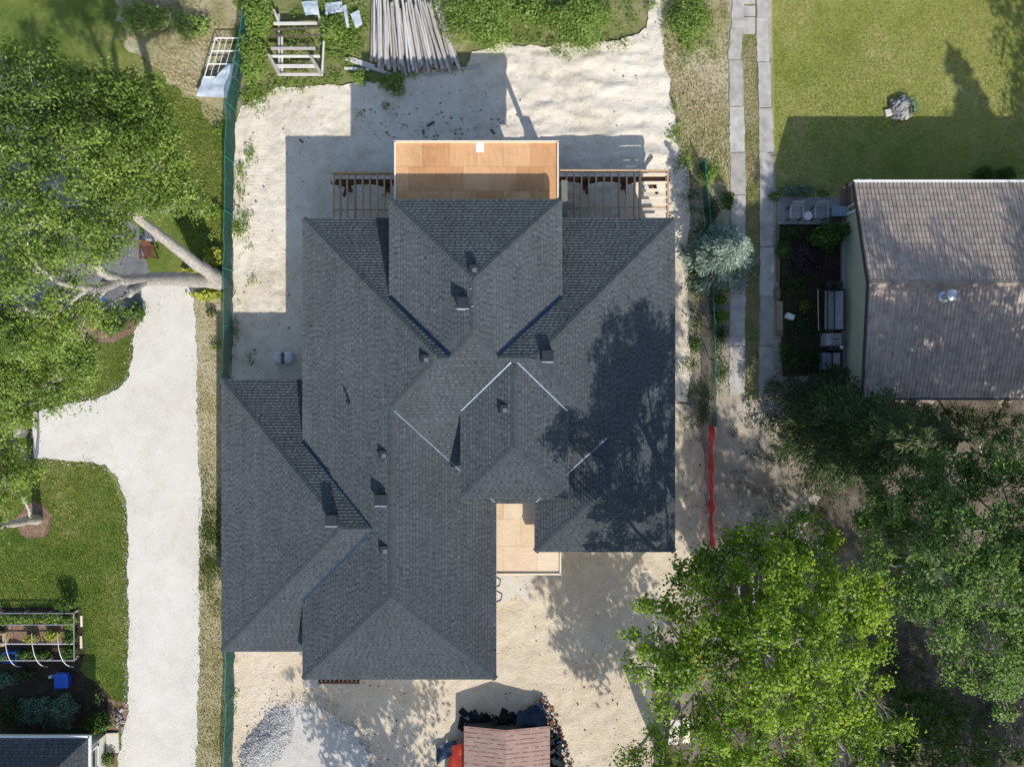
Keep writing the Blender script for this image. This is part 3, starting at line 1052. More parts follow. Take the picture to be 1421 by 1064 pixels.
# open joist frames of the side porches
def side_porch(pxa, pxb, pya, zj, px_joists, name="joist_frame"):
    ym = at(0, pya, zj).y
    fr = MB()
    xa, xb = at(pxa, 0, zj).x, at(pxb, 0, zj).x
    fr.beam((xa, ym, zj), (xb, ym, zj), .075, .22)
    f = fr.build(name, M['pine'], house)
    for px in px_joists:
        j = MB()
        x = at(px, 0, zj).x
        j.beam((x, 7.22, zj), (x, ym - .027, zj), .055, .20)
        j.build("joist", M['pine'], f)
    nb = MB()
    yb = at(0, pya + 50, zj).y
    nb.beam((xa + .02, yb, zj - .02), (xb - .02, yb, zj - .02), .035, .10)
    nb.build("blocking", M['pine'], f)
    return f, xa, xb, ym


f, xa, xb, ym = side_porch(461.5, 549, 241, 1.78, [462.8, 472.5, 482, 493, 503.5, 513.5, 523.5, 533.5, 543])
def timber_bent(xs, ybeam, xl, xr, zt, f):
    b = MB()
    b.beam((xl, ybeam, zt), (xr, ybeam, zt), .19, .22)
    b.build("beam", M['redwood'], f)
    for x in xs:
        b = MB()
        b.box((x, ybeam, zt / 2 - .05), (.18, .18, zt - .14))
        b.build("post", M['redwood'], f)
        for dx, dy in ((.62, 0), (-.62, 0), (0, -.62)):
            if x + dx < xl - .4 or x + dx > xr + .4: continue
            b = MB()
            pts = []
            for t in (0, .25, .5, .75, 1):
                pts.append((x + dx * t, ybeam + dy * t, zt - .85 + .72 * (t ** .7)))
            b.tube(pts, [.085, .08, .075, .08, .085], 6)
            b.build("brace", M['redwood'], f)


timber_bent([at(477, 0, 1.5).x, at(533, 0, 1.5).x], ym - .32, xa + .1, xb, 1.54, f)
f, xa, xb, ym = side_porch(777, 927, 237.5, 1.78, [786, 796.5, 807, 817, 827, 838, 848.5, 859, 869.5])
timber_bent([at(815, 0, 1.5).x, at(870, 0, 1.5).x, at(912, 0, 1.5).x], ym - .32, xa, xb - .1, 1.54, f)
# sunlit ladder end of the east frame
for px in (880.5, 888, 926):
    j = MB()
    x = at(px, 0, 1.78).x
    j.beam((x, 7.22, 1.79), (x, ym - .03, 1.79), .09 if px != 888 else .11, .2)
    j.build("joist", M['pine'], f)
for py in (243, 254, 264, 274.5, 284.5, 294):
    j = MB()
    y = at(0, py, 1.78).y
    j.beam((at(889.5, 0, 1.78).x, y, 1.78), (at(925, 0, 1.78).x, y, 1.80), .10, .18)
    j.build("outrigger", M['pale_wood'], f)

# roof vents
def slope_at(px, py, z0=6.0):
    z = z0
    for _ in range(12):
        q = at(px, py, z)
        z = roof_z(q.x, q.y)
    q = at(px, py, z)
    return Vector((q.x, q.y, z))


for px, py in ((643, 421), (759.5, 494), (530, 692), (462, 720)):
    q = slope_at(px, py)
    v = MB()
    v.box((q.x, q.y, q.z + .10), (.42, .40, .34), 0, .02)
    v.box((q.x, q.y, q.z + .29), (.48, .46, .08), 0, .02)
    r = v.build("roof_vent", M['ventblack'], house)
    v = MB()
    v.box((q.x, q.y - .25, q.z + .285), (.48, .035, .09))
    v.box((q.x, q.y - .235, q.z + .03), (.40, .07, .05))
    v.build("vent_trim", M['ventlight'], r)
for px, py in ((657, 373.5), (590.5, 497.5), (532, 630), (699, 567), (533.5, 762)):
    q = slope_at(px, py)
    v = MB()
    v.box((q.x, q.y, q.z + .03), (.36, .36, .15), 0, .02)
    v.box((q.x, q.y, q.z + .115), (.32, .32, .03), 0, .012)
    r = v.build("roof_vent", M['ventblack'], house)
    v = MB()
    v.box((q.x + .05, q.y - .06, q.z + .135), (.18, .16, .012))
    v.build("vent_trim", simple("grey_vent_top", (.14, .155, .175), None, 6, .6) if 'vt' not in M else M['vt'], r)
q = slope_at(485, 558)
v = MB()
v.lathe((q.x, q.y, q.z - .1), [(.16, .0), (.15, .08), (.055, .14), (.055, .50), (.045, .50)], 12)
v.build("vent_pipe", M['ventblack'], house)
for px, py in ((654, 400.5), (656, 425)):
    q = slope_at(px, py)
    v = MB()
    v.box((q.x, q.y, q.z + .03), (.13, .04, .02), .2)
    v.build("metal_clip", M['chimney'], house)
# ------------------------------------------------------------------ the neighbour's house on the right
nh = thing("neighbour_house", "low cream sided house with a brown ribbed metal roof beside the dry lawn", "house", (20, 4, 0))
zN, zR, zS = 3.22, 4.68, 3.40
nw, rw, sw = at(1184.5, 253.5, zN), at(1205, 393, zR), at(1197, 552, zS)
XE = 30.0


def ribbed(name, e0, r0, up_rows, parent, m, pitch=.175, row=.30):
    """metal roof pressed into tile-like ribs: e0 eave corner, r0 ridge corner, running east to XE"""
    ln = Vector((0, r0.y - e0.y, r0.z - e0.z)).length
    nrow = int(ln / row)
    V, F, T = [], [], []
    rs_ = random.Random(3)
    for j in range(nrow):
        t0, t1 = j / nrow, (j + 1) / nrow
        xs0, xs1 = e0.x + (r0.x - e0.x) * t0, e0.x + (r0.x - e0.x) * t1
        y0_, y1_ = e0.y + (r0.y - e0.y) * t0, e0.y + (r0.y - e0.y) * t1
        z0_, z1_ = e0.z + (r0.z - e0.z) * t0, e0.z + (r0.z - e0.z) * t1
        b = len(V)
        prof = []
        x = 14.0
        while x < XE:
            for dx, dz in ((0, 0), (.095, .0), (.115, .032), (.155, .032)):
                prof.append((x + dx, dz))
            x += pitch
        p0 = [q for q in prof if q[0] > xs0]
        k = len(p0)
        for i, (px_, dz) in enumerate(p0):
            xa = xs0 if i == 0 else px_
            xb = xs1 if i == 0 else max(px_, xs1)
            V.append((xa, y0_, z0_ + dz + .022))
            V.append((xb, y1_, z1_ + dz + .004))
        for i in range(k - 1):
            F.append((b + 2 * i, b + 2 * i + 2, b + 2 * i + 3, b + 2 * i + 1))
            T.append(min(1, max(0, .5 + rs_.gauss(0, .16))))
        b2 = len(V)
        for i, (px_, dz) in enumerate(p0):
            V.append((xs0 if i == 0 else px_, y0_, z0_ + dz - .004))
        for i in range(k - 1):
            F.append((b2 + i, b2 + i + 1, b + 2 * i + 2, b + 2 * i))
            T.append(.2)
    return add_mesh(name, V, F, m, parent, tone=T)


M['ribroof'] = toned("brown_ribbed_metal", [(0, (.31, .25, .205)), (.5, (.43, .35, .295)), (1, (.50, .415, .35))], rough=.65, spec=.25, fine=3.0, fine_amt=.3, broad=.2)
rn = ribbed("roof", nw, rw, 1, nh, M['ribroof'])
rsouth = ribbed("roof", sw, rw, 1, nh, M['ribroof'])
c = MB()
c.poly([(rw.x, rw.y - .17, rw.z - .01), (XE, rw.y - .17, rw.z - .01), (XE, rw.y, rw.z + .07), (rw.x, rw.y, rw.z + .07)])
c.poly([(rw.x, rw.y, rw.z + .07), (XE, rw.y, rw.z + .07), (XE, rw.y + .17, rw.z - .01), (rw.x, rw.y + .17, rw.z - .01)])
c.build("ridge_cap", M['ribroof'], rn)
dn = Vector((0, 0, -.06))
for nm, a, b in (("barge_board", nw, rw), ("barge_board", sw, rw)):
    c = MB()
    c.beam(a + dn + Vector((-.02, 0, .05)), b + dn + Vector((-.02, 0, .05)), .05, .2)
    c.build(nm, M['dark'], nh)
c = MB()
c.beam((nw.x, nw.y + .06, zN - .02), (XE, nw.y + .06, zN - .02), .12, .10)
c.build("gutter", M['white'], nh)
c = MB()
c.beam((sw.x, sw.y - .05, zS - .02), (XE, sw.y - .05, zS - .02), .10, .10)
c.build("gutter", M['dark'], nh)
w = MB()
XW = 16.50
ys_, yn_ = sw.y + .45, nw.y - .75
yr_ = rw.y
w.hexa([(XW, ys_, .25), (XE, ys_, .25), (XE, yn_, .25), (XW, yn_, .25)], [(XW, ys_, zS - .02), (XE, ys_, zS - .02), (XE, yn_, zN - .0), (XW, yn_, zN - .0)])
w.poly([(XW, ys_, zS - .02), (XW, yr_, zR - .16), (XW, yn_, zN)])
w.build("wall", M['cream'], nh)
w = MB()
w.box(((XW + XE) / 2 - .02, (ys_ + yn_) / 2, .12), (XE - XW + .1, yn_ - ys_ + .04, .26))
w.build("foundation", simple("pale_foundation", (.55, .58, .62), (.45, .48, .52), 2, .8), nh)
for k in range(13):
    z = .5 + k * .215
    w = MB()
    w.box((XW - .006, (ys_ + yn_) / 2, z), (.012, yn_ - ys_, .02))
    w.build("siding_lap", M['cream'], nh)
c = MB()
c.box((XW - .02, yn_ - .05, 1.7), (.06, .12, 3.0))
c.build("corner_board", M['white'], nh)
q = at(1315, 411, 4.9)
fl = MB()
fl.lathe((q.x, q.y, 4.35), [(.26, 0), (.24, .28), (.15, .34), (.15, .75), (.17, .75), (.17, .80)], 18)
fp = fl.build("flue_pipe", M['chimney'], nh, smooth=False)
fl = MB()
fl.lathe((q.x, q.y, 5.20), [(.25, 0), (.24, .05), (.10, .13), (.02, .14)], 18)
fl.build("flue_cap", M['chimney'], fp)

# back steps with railings at the house corner
st = thing("back_steps", "brown wooden back steps with pale railings at the cream house corner", "steps", at(1172, 277))
for i in range(4):
    c = MB()
    p = at(1168 + i * 5.2, 277)
    c.box((p.x, p.y, .12 + i * .17), (.26, 1.1, .05))
    c.build("tread", M['oldboard'], st)
for py in (262, 291):
    for px in (1170, 1186):
        p = at(px, py)
        c = MB()
        c.box((p.x, p.y, .8), (.07, .07, 1.6))
        c.build("railing_post", M['white'], st)
    c = MB()
    a, b = at(1169, py), at(1187, py)
    c.beam((a.x, a.y, 1.15), (b.x, b.y, 1.6), .06, .06)
    c.build("handrail", M['white'], st)
p = at(1168, 277)
c = MB()
c.box((p.x - .17, p.y, .9), (.09, 1.15, .14))
c.build("side_board", simple("maroon_board", (.17, .06, .055), None, 3, .8), st)

# patio with its kerb
pt = tag(MB().box((*at(1114, 291).xy, .03), (2.62, 1.22, .12)).build("patio_slab", M['patio']), "grey concrete patio slab where two armchairs and a white table stand", "patio")
c = MB().box((*at(1114, 310.5).xy, .09), (2.62, .14, .22)).build("kerb", M['patio'], pt)
tag(MB().box((*at(1159, 282).xy, .025), (.62, .55, .10)).build("stepping_slab", M['patio']), "small grey stepping slab between the patio and the back steps", "paving")
c = MB()
p = at(1159, 297)
c.box((p.x, p.y, .28), (.80, .46, .50), 0, .04)
bx = c.build("storage_bench", simple("blue_grey_plastic", (.22, .27, .33), None, 4, .5))
tag(bx, "blue grey storage box between the patio chairs and the cream house wall", "storage box")
MB().box((p.x, p.y, .55), (.84, .50, .05), 0, .015).build("lid", simple("blue_grey_lid", (.27, .33, .40), None, 4, .45), bx)


def patio_chair(loc, label, first=None):
    if first is not None:
        r = first.copy()
        COL.objects.link(r)
        r.location = loc
        r["label"] = label
        for ch in list(first.children):
            k = ch.copy()
            COL.objects.link(k)
            k.parent = r
        return r
    t = thing("patio_chair", label, "chair", loc, "armchairs on the patio")
    x, y = loc[0], loc[1]
    z0 = .09
    for i in range(5):
        MB().box((x, y - .20 + i * .10, z0 + .40), (.54, .085, .03), 0, .008).build("seat_slat", M['greyplastic'], t)
    for i in range(4):
        b = MB()
        b.beam((x - .27, y + .26 + i * .06, z0 + .50 + i * .12), (x + .27, y + .26 + i * .06, z0 + .50 + i * .12), .06, .10)
        b.build("back_slat", M['greyplastic'], t)
    for s in (-1, 1):
        b = MB()
        b.tube([(x + s * .30, y - .30, z0 + .60), (x + s * .31, y, z0 + .63), (x + s * .29, y + .32, z0 + .64)], [.045, .055, .045], 6)
        b.build("armrest", M['greyplastic'], t)
        for dy in (-.27, .30):
            MB().box((x + s * .28, y + dy, z0 + .31), (.05, .05, .62)).build("leg", M['dark'], t)
    return t


p = at(1098, 299)
pc = patio_chair((p.x, p.y, 0), "grey slatted patio armchair left of the small white round table")
p = at(1131.5, 299)
patio_chair((p.x, p.y, 0), "grey slatted patio armchair between the white table and the storage box", pc)
p = at(1115, 303)
rt = thing("side_table", "small white round table standing between two grey patio armchairs", "table", (p.x, p.y, .09))
MB().lathe((p.x, p.y, .52), [(.20, 0), (.215, .01), (.215, .03), (.20, .04)], 24).build("table_top", M['white'], rt)
for k in range(3):
    a = k * 2.1
    MB().tube([(p.x + .05 * math.cos(a), p.y + .05 * math.sin(a), .52), (p.x + .17 * math.cos(a), p.y + .17 * math.sin(a), .09)], .016, 6).build("leg", M['white'], rt)

# garden frame, barbecue and covered cabinet along the cream wall
def q2(px, py, z): return at(px, py, z)
gs = thing("garden_swing", "dark tube framed garden swing with grey sagging seat sheet by the cream wall", "swing seat", at(1155, 428))
x0_, y0_ = at(1144, 0, .9).x, at(0, 458, .9).y
x1_, y1_ = at(1170, 0, .9).x, at(0, 402, .9).y
b = MB()
b.poly([(x0_ + .05, y0_ + .05, .80), (x1_ - .3, y0_ + .05, .70), (x1_ - .3, y1_ - .05, .72), (x0_ + .05, y1_ - .05, .84)])
b.poly([(x1_ - .3, y0_ + .05, .70), (x1_ - .02, y0_ + .05, .92), (x1_ - .02, y1_ - .05, .92), (x1_ - .3, y1_ - .05, .72)])
b.build("seat_sheet", M['greyplastic'], gs)
for z, xx in ((.98, x0_ + .12), (1.0, x0_ + .45), (1.05, x1_)):
    MB().tube([(xx, y0_, z), (xx, y1_, z)], .028, 6).build("long_tube", M['black'], gs)
for yy in (y0_, y1_):
    MB().tube([(x0_ - .15, yy, .95), (x1_ + .02, yy, 1.05)], .03, 6).build("cross_tube", M['black'], gs)
    for xx in (x0_ - .05, x1_):
        MB().tube([(xx, yy, 1.0), (xx, yy, 0)], .028, 6).build("leg", M['black'], gs)
MB().tube([at(1135, 401, .4), at(1136, 458, .4), at(1156, 459, .5)], .02, 5).build("pale_rail", M['pale_wood'], gs)
bb = thing("barbecue", "black lidded barbecue tucked at the upper end of the garden swing", "barbecue", at(1156, 395))
p = at(1153, 396, .8)
MB().lathe((p.x, p.y, .62), [(.12, 0), (.26, .10), (.28, .18), (.25, .28), (.10, .36), (.03, .37)], 14).build("bowl_and_lid", M['black'], bb, smooth=True)
MB().box((p.x + .42, p.y + .05, .72), (.42, .3, .04)).build("side_shelf", M['dark'], bb)
for k in range(4):
    a = k * 1.57 + .78
    MB().tube([(p.x + .16 * math.cos(a), p.y + .16 * math.sin(a), .65), (p.x + .22 * math.cos(a), p.y + .22 * math.sin(a), 0)], .015, 5).build("leg", M['dark'], bb)
gc = thing("covered_cart", "rounded grey plastic cart cover below the garden swing by the cream wall", "cover", at(1157, 470))
p = at(1158, 471, .8)
b = MB()
b.box((p.x, p.y, .45), (.78, .62, .88), 0, .10)
b.build("cover", M['greyplastic'], gc)
MB().tube([(p.x - .12, p.y, .92), (p.x, p.y + .02, .95), (p.x + .12, p.y, .92)], .02, 5).build("handle", M['black'], gc)
MB().box((p.x + .05, p.y - .43, .40), (.55, .18, .78), 0, .03).build("side_box", M['dark'], gc)
MB().box((p.x + .33, p.y - .38, .83), (.14, .16, .06), .1).build("white_tray", M['white'], gc)
sb = thing("covered_bench", "blue grey sheeted bench with a red strap near the conifer and cream wall", "bench", at(1156, 500))
p = at(1150, 501, .6)
MB().box((p.x - .05, p.y, .32), (.44, .84, .60), 0, .06).build("left_cover", simple("cloudy_sheet", (.25, .27, .31), (.15, .16, .24), 6, .5), sb)
MB().box((p.x + .37, p.y, .34), (.38, .84, .64), 0, .03).build("right_cover", M['greyplastic'], sb)
MB().box((p.x + .18, p.y, .655), (.05, .86, .02)).build("strap", simple("crimson_strap", (.35, .012, .05), None, 3, .7), sb)
# timber edging, planks and bucket of the shaded bed
tag(MB().box((*at(1078.6, 352).xy, .10), (.07, 2.9, .2)).build("timber_edging", M['oldboard']), "thin brown timber edging along the right concrete strip beside the patio", "edging")
tag(MB().box((*at(1080.5, 441).xy, .13), (.30, 1.62, .06), .01).build("wooden_plank", M['oldboard']), "wide brown plank lying on the bed edge beside the white bucket", "plank")
tag(MB().box((*at(1077.5, 408).xy, .11), (.28, .52, .06), -.03).build("wooden_plank", M['oldboard']), "short brown plank lying nearest the timber edging end", "plank")
tag(MB().box((*at(1080, 463).xy, .21), (.28, .30, .05), .03).build("wooden_plank", M['oldboard']), "square brown board end below the white bucket", "plank")
bk = MB()
p = at(1093, 440)
bk.box((p.x, p.y, .24), (.40, .26, .34), -.35, .03)
bk = tag(bk.build("bucket", M['white']), "small white tub tilted in the shaded bed beside the brown plank", "tub")

# stone heap on the lawn
hp = thing("stone_heap", "round heap of grey stones and brick on the dry lawn with trailing plant", "stone heap", at(1248, 151))
rr = random.Random(21)
p = at(1247.5, 152)
for i in range(46):
    a, r = rr.uniform(0, 6.28), .62 * math.sqrt(rr.random())
    h = max(0, .42 * (1 - (r / .7) ** 2))
    s = rr.uniform(.08, .19)
    b = MB()
    b.box((p.x + r * math.cos(a) * .8, p.y + r * math.sin(a), h * .8 + .06), (s * 1.3, s, s * .8), rr.uniform(0, 3), s * .22)
    b.build("stone", M['rock'], hp)
b = MB()
b.lathe((p.x, p.y, 0), [(.55, 0), (.48, .2), (.25, .38), (.05, .42)], 12)
b.build("ash_core", simple("grey_ash", (.25, .25, .255), (.10, .10, .11), 9, .95, bmp=.8), hp)
q = at(1253, 161)
b = MB()
b.box((q.x, q.y, .30), (.18, .5, .12), .1, .02)
b.build("concrete_block", M['concrete'], hp)
for (px, py, rz) in ((1258, 163, .3), (1256, 158, 1.2)):
    q = at(px, py)
    MB().box((q.x, q.y, .22), (.44, .14, .10), rz, .015).build("brick", simple("dusty_brick", (.36, .24, .19), (.25, .15, .12), 6, .9), hp)
q = at(1231.5, 157.5)
tag(MB().box((q.x, q.y, .08), (.34, .34, .14), .2, .02).build("stone_block", simple("pale_block", (.62, .57, .50), None, 4, .9)), "pale square paving block lying left of the stone heap", "block")
q = at(1239, 165)
tag(MB().box((q.x, q.y, .05), (.26, .14, .08), -.4, .02).build("stone_block", simple("sandstone", (.60, .50, .34), None, 4, .9)), "small yellowish brick lying below the stone heap", "brick")

# ------------------------------------------------------------------ fences
def mesh_fence(name, label, pts, h, m, panel=2.4, post_m=None, sag=.05, every=1, post_name="post"):
    t = thing(name, label, "fence", at(*pts[0]))
    P = [at(*q) for q in pts]
    out = [P[0]]
    for a, b in zip(P, P[1:]):
        k = max(1, round((b - a).length / panel))
        for i in range(1, k + 1): out.append(a.lerp(b, i / k))
    for i, (a, b) in enumerate(zip(out, out[1:])):
        n = 8
        d = (b - a).normalized()
        s = Vector((-d.y, d.x, 0))
        V, F = [], []
        for j in range(n + 1):
            for k in range(5):
                c = a.lerp(b, j / n)
                w = noise.noise((c.x * 1.6, c.y * 1.6, k * .7)) * sag * 1.6 + s.x * 0
                dz = -sag * math.sin(math.pi * j / n) * (k / 4)
                q = c + s * w
                V.append((q.x, q.y, .02 + (h - .02) * k / 4 + dz))
        for j in range(n):
            for k in range(4):
                F.append((j * 5 + k, (j + 1) * 5 + k, (j + 1) * 5 + k + 1, j * 5 + k + 1))
        add_mesh("mesh_panel", V, F, m, t, smooth=True)
        V2 = [V[j * 5 + 4] for j in range(n + 1)]
        MB().tube(V2, .018, 5).build("top_rope", post_m or M['steel'], t)
    for i, c in enumerate(out[::every]):
        MB().tube([(c.x + .03, c.y, 0), (c.x + .03 + random.uniform(-.03, .03), c.y, h + .06)], .024, 6).build(post_name, post_m or M['steel'], t)
    return t


green_top = simple("bright_green_rope", (.02, .22, .15), None, 6, .6)
mesh_fence("privacy_fence", "tall green mesh fence along the left edge of the sand yard", [(352, -30), (349, 40), (338, 100), (327, 155), (324, 300), (323, 530)], 1.2, M['mesh_green'], post_m=green_top)
mesh_fence("privacy_fence", "green mesh fence on the left edge of the front yard below the garage", [(325, 880), (326, 960), (324, 1010), (322, 1110)], 1.2, M['mesh_green'], post_m=green_top)
mesh_fence("mesh_fence", "low dark green mesh fence running beside the silver spruce and concrete strip", [(971, 228), (978, 300), (983, 400), (985, 500), (987, 590)], .95, M['mesh_green2'], post_m=green_top, sag=.03)
mesh_fence("snow_fence", "sagging red plastic snow fence between the driveway end and bright green tree", [(985, 590), (983, 640), (985, 700), (986, 758)], .95, M['mesh_red'], panel=1.8, sag=.12, post_m=M['oldboard'])
mesh_fence("mesh_fence", "short green mesh fence end showing at lower left of the bright green tree", [(916, 984), (913, 1012), (912, 1042)], 1.3, M['mesh_green2'], post_m=green_top)

# ------------------------------------------------------------------ left: frame, timber rack, poles
fr = thing("metal_frame", "white metal lattice frame leaning by the green fence under a pale sheet", "frame", at(308, 90))
def lat(u, v, z):   # u along width, v along length
    a = Vector((297.5 + (331 - 297.5) * 0, 53, 0))
    x = (299 + 41 * u) + (-15.5 - 0 * u) * v + (1.0 * u) * v
    y = 53 + 54 * v
    return at(x, y, z)
zt = .55
for i in range(6):
    u = i / 5
    MB().tube([lat(u, 0, zt), lat(u, .5, zt), lat(u, 1, zt)], .026 if i in (0, 5) else .014, 6).build("bar", M['white'], fr)
for i in range(4):
    v = i / 3
    MB().tube([lat(0, v, zt + .01), lat(1, v, zt + .01)], .03, 6).build("bar", M['white'], fr)
for u, v in ((0, 0), (1, 0), (0, 1), (1, 1)):
    a = lat(u, v, zt)
    MB().tube([a, (a.x, a.y, 0)], .026, 6).build("leg", M['white'], fr)
ws = thing("plastic_sheet", "pale blue white plastic sheet draped over the lower end of the lattice frame", "sheet", at(298, 120))
def rumple(pts, z, amp, m, parent, name, n=12):
    a, b, c, d = [Vector((*p, 0)) for p in pts]
    V, F = [], []
    for i in range(n + 1):
        for j in range(n + 1):
            u, v = i / n, j / n
            q = (a * (1 - u) + b * u) * (1 - v) + (d * (1 - u) + c * u) * v
            P = at(q.x, q.y, z)
            V.append((P.x, P.y, z + amp * noise.noise((P.x * 2.1, P.y * 2.1, z * 9)) + amp * .4 * noise.noise((P.x * 6, P.y * 6, 1))))
    for i in range(n):
        for j in range(n):
            k = i * (n + 1) + j
            F.append((k, k + 1, k + n + 2, k + n + 1))
    return add_mesh(name, V, F, m, parent, smooth=True)


rumple([(282, 106), (323, 106), (314, 136), (272.5, 134)], .50, .10, M['whitesheet'], ws, "flat_sheet")
rumple([(316, 88), (326, 91), (319, 112), (296, 112)], .66, .12, M['whitesheet'], ws, "folded_flap")

tr = thing("timber_rack", "weathered grey timber ladder rack among weeds left of the pole pile", "rack", at(415, 80))
def rail(a, b, z, w=.10, h=.10, m='greywood', za=None):
    p, q_ = at(a[0], a[1], z), at(b[0], b[1], z if za is None else za)
    MB().beam(p, q_, w, h).build("rail", M[m], tr)
rail((387, 20), (388, 103), .42)
rail((391.5, 50), (392, 100), .42, .07)
rail((373, 76), (388, 104), .62, .13)
rail((431, 78), (446, 104), .62, .15)
rail((449.5, 58), (447, 105), .45, .08)
for y, xa, xb, w in ((67.5, 376, 438, .11), (78.5, 375, 444, .09), (92, 382, 440, .14), (103.5, 385, 446, .10), (33, 380, 440, .12)):
    rail((xa, y), (xb, y), .52, w)
rail((368, 50.5), (455, 48.5), .6, .07, .06, 'darkbark')
rail((372, 42), (450, 38), .6, .08, .06, 'darkbark')
rail((380, 14), (388, 34), .5, .10)
rail((440, 14), (446, 34), .5, .10)
tag(rumple([(418, 2), (440, 0), (443, 20), (424, 22)], .75, .08, M['whitesheet'], None, "plastic_sheet"), "pale bluish plastic scrap lying at the top end of the timber rack", "sheet")
for (pts, lab) in (([(475, 8), (480, 6), (485, 38), (481, 39)], "narrow faded white board leaning in weeds left of the pole pile"), ([(486, 20), (498, 14), (503, 34), (494, 40)], "faded white sheet scrap in weeds beside the narrow white board")):
    tag(rumple(pts, .35, .06, M['whitesheet'], None, "plastic_sheet"), lab, "sheet")
tag(rumple([(450, 4), (474, 2), (476, 16), (452, 22)], .3, .08, M['whitesheet'], None, "plastic_sheet"), "bluish white sheet lying in weeds right of the timber rack", "sheet")

# poles of the pile, each one lying separately
PILE = "weathered grey poles lying in the pile"
pole_protos = []
rr = random.Random(4)
def make_pole(ln, r0, r1):
    org = thing("wooden_pole", "weathered grey wooden pole lying in the fanned pile above the sand", "pole", (0, 0, 0), PILE)
    pts = [(rr.uniform(-.02, .02), -ln / 2 + ln * i / 6, rr.uniform(-.015, .015)) for i in range(7)]
    MB().tube(pts, [r0 + (r1 - r0) * i / 6 for i in range(7)], 7, cap=False).build("shaft", M['greywood'], org, smooth=True)
    MB().tube([(pts[0][0], pts[0][1] - .004, pts[0][2]), (pts[0][0], pts[0][1] + .002, pts[0][2])], [r0 * .98, r0], 7).build("cut_end", M['cutend'], org)
    return org
for i in range(5): pole_protos.append(make_pole(rr.uniform(3.0, 3.5), rr.uniform(.062, .085), rr.uniform(.045, .06)))
used = [0] * 5
n = 0
for layer, cnt, z in ((0, 30, .10), (1, 24, .24), (2, 15, .38)):
    for i in range(cnt):
        u = (i + .5 + rr.uniform(-.35, .35)) / cnt
        lo, hi = (0.0, 1.0) if layer == 0 else (.03, .97) if layer == 1 else (.10, .86) if layer == 2 else (.3, .8)
        u = lo + (hi - lo) * u
        bx_, by_ = 512 + 127 * u, 86 + 8 * math.sin(u * 3.2) + rr.uniform(-4, 4) - layer * 1.5
        tx_, ty_ = 514 + 98 * u + rr.uniform(-2, 2), by_ - 92 + 16 * u + rr.uniform(-14, 14)
        a, b = at(bx_, by_, z), at(tx_, ty_, z)
        k = rr.randrange(5)
        if used[k] == 0: o = pole_protos[k]
        else:
            o = pole_protos[k].copy()
            COL.objects.link(o)
            for ch in pole_protos[k].children:
                c_ = ch.copy()
                COL.objects.link(c_)
                c_.parent = o
        used[k] += 1
        d = b - a
        o.location = (a + b) / 2 + Vector((0, 0, rr.uniform(-.03, .04)))
        o.rotation_euler = (rr.uniform(-.01, .02), rr.uniform(0, 6), math.atan2(-d.x, d.y))
        n += 1
for k in range(5):
    if used[k] == 0:
        for ch in list(pole_protos[k].children): bpy.data.objects.remove(ch)
        bpy.data.objects.remove(pole_protos[k])
for (a, b, w, lab) in (((479, 82), (556, 108), .16, "long pale plank slanting below the pile's left end"), ((478, 95), (512, 97), .13, "short pale plank beside the slanting plank at the weed edge"),
                       ((484, 80), (520, 92), .12, "second pale plank overlapping the slanting plank's upper end"),
                       ((594, 105), (666, 91), .13, "thin grey plank lying in the sand below the pile's right end")):
    p, q_ = at(*a, .12), at(*b, .1)
    tag(MB().beam(p, q_, w, .05).build("loose_plank", M['greywood']), lab, "plank")
for (px, py, l, rz, lab) in ((598, 173, .42, .55, "dark wood offcut lying in the sand above the back porch"), (588, 183, .16, 1.4, "small dark chip beside the larger offcut above the porch"), (684, 184, .30, -.9, "thin dark stick lying in shaded sand right of the offcut"), (419, 197, .22, -.7, "tiny dark twig in shaded sand at the shadow's left corner")):
    p = at(px, py)
    tag(MB().box((p.x, p.y, .10), (l, .09, .05), rz).build("wood_offcut", M['darkbark']), lab, "offcut")
# two bags by the garage
for i, (px, rz, lab) in enumerate(((389.5, .05, "left crumpled grey white sack standing in the shade above the garage roof"), (403.5, -.08, "right crumpled grey white sack with folded top above the garage roof"))):
    p = at(px, 497)
    t = thing("paper_sack", lab, "sack", (p.x, p.y, 0), None)
    V, F = [], []
    n_, m_ = 12, 5
    for j in range(m_):
        for k in range(n_):
            a = 2 * math.pi * k / n_
            r = (.22, .25, .25, .22, .12)[j]
            cx_ = abs(math.cos(a)) ** .5 * math.copysign(1, math.cos(a)) * r * .95
            cy_ = abs(math.sin(a)) ** .5 * math.copysign(1, math.sin(a)) * r * 1.25
            w = .03 * noise.noise((cx_ * 9 + i * 5, cy_ * 9, j))
            V.append((p.x + cx_ * math.cos(rz) - cy_ * math.sin(rz) + w, p.y + cx_ * math.sin(rz) + cy_ * math.cos(rz) + w, (.03, .12, .30, .42, .47)[j] + w))
    for j in range(m_ - 1):
        for k in range(n_):
            F.append((j * n_ + k, j * n_ + (k + 1) % n_, (j + 1) * n_ + (k + 1) % n_, (j + 1) * n_ + k))
    F.append(tuple((m_ - 1) * n_ + k for k in range(n_)))
    add_mesh("sack_body", V, F, M['bag'], t, smooth=True)
    MB().beam((p.x - .17, p.y + .22, .45), (p.x + .15, p.y + .26, .47), .10, .05).build("folded_top", M['white'], t)
p = at(396, 497)
tag(MB().box((p.x, p.y, .25), (.13, .5, .45), .03, .03).build("brown_bag", M['brown']), "narrow brown cardboard packet squeezed between the two grey white sacks", "packet")

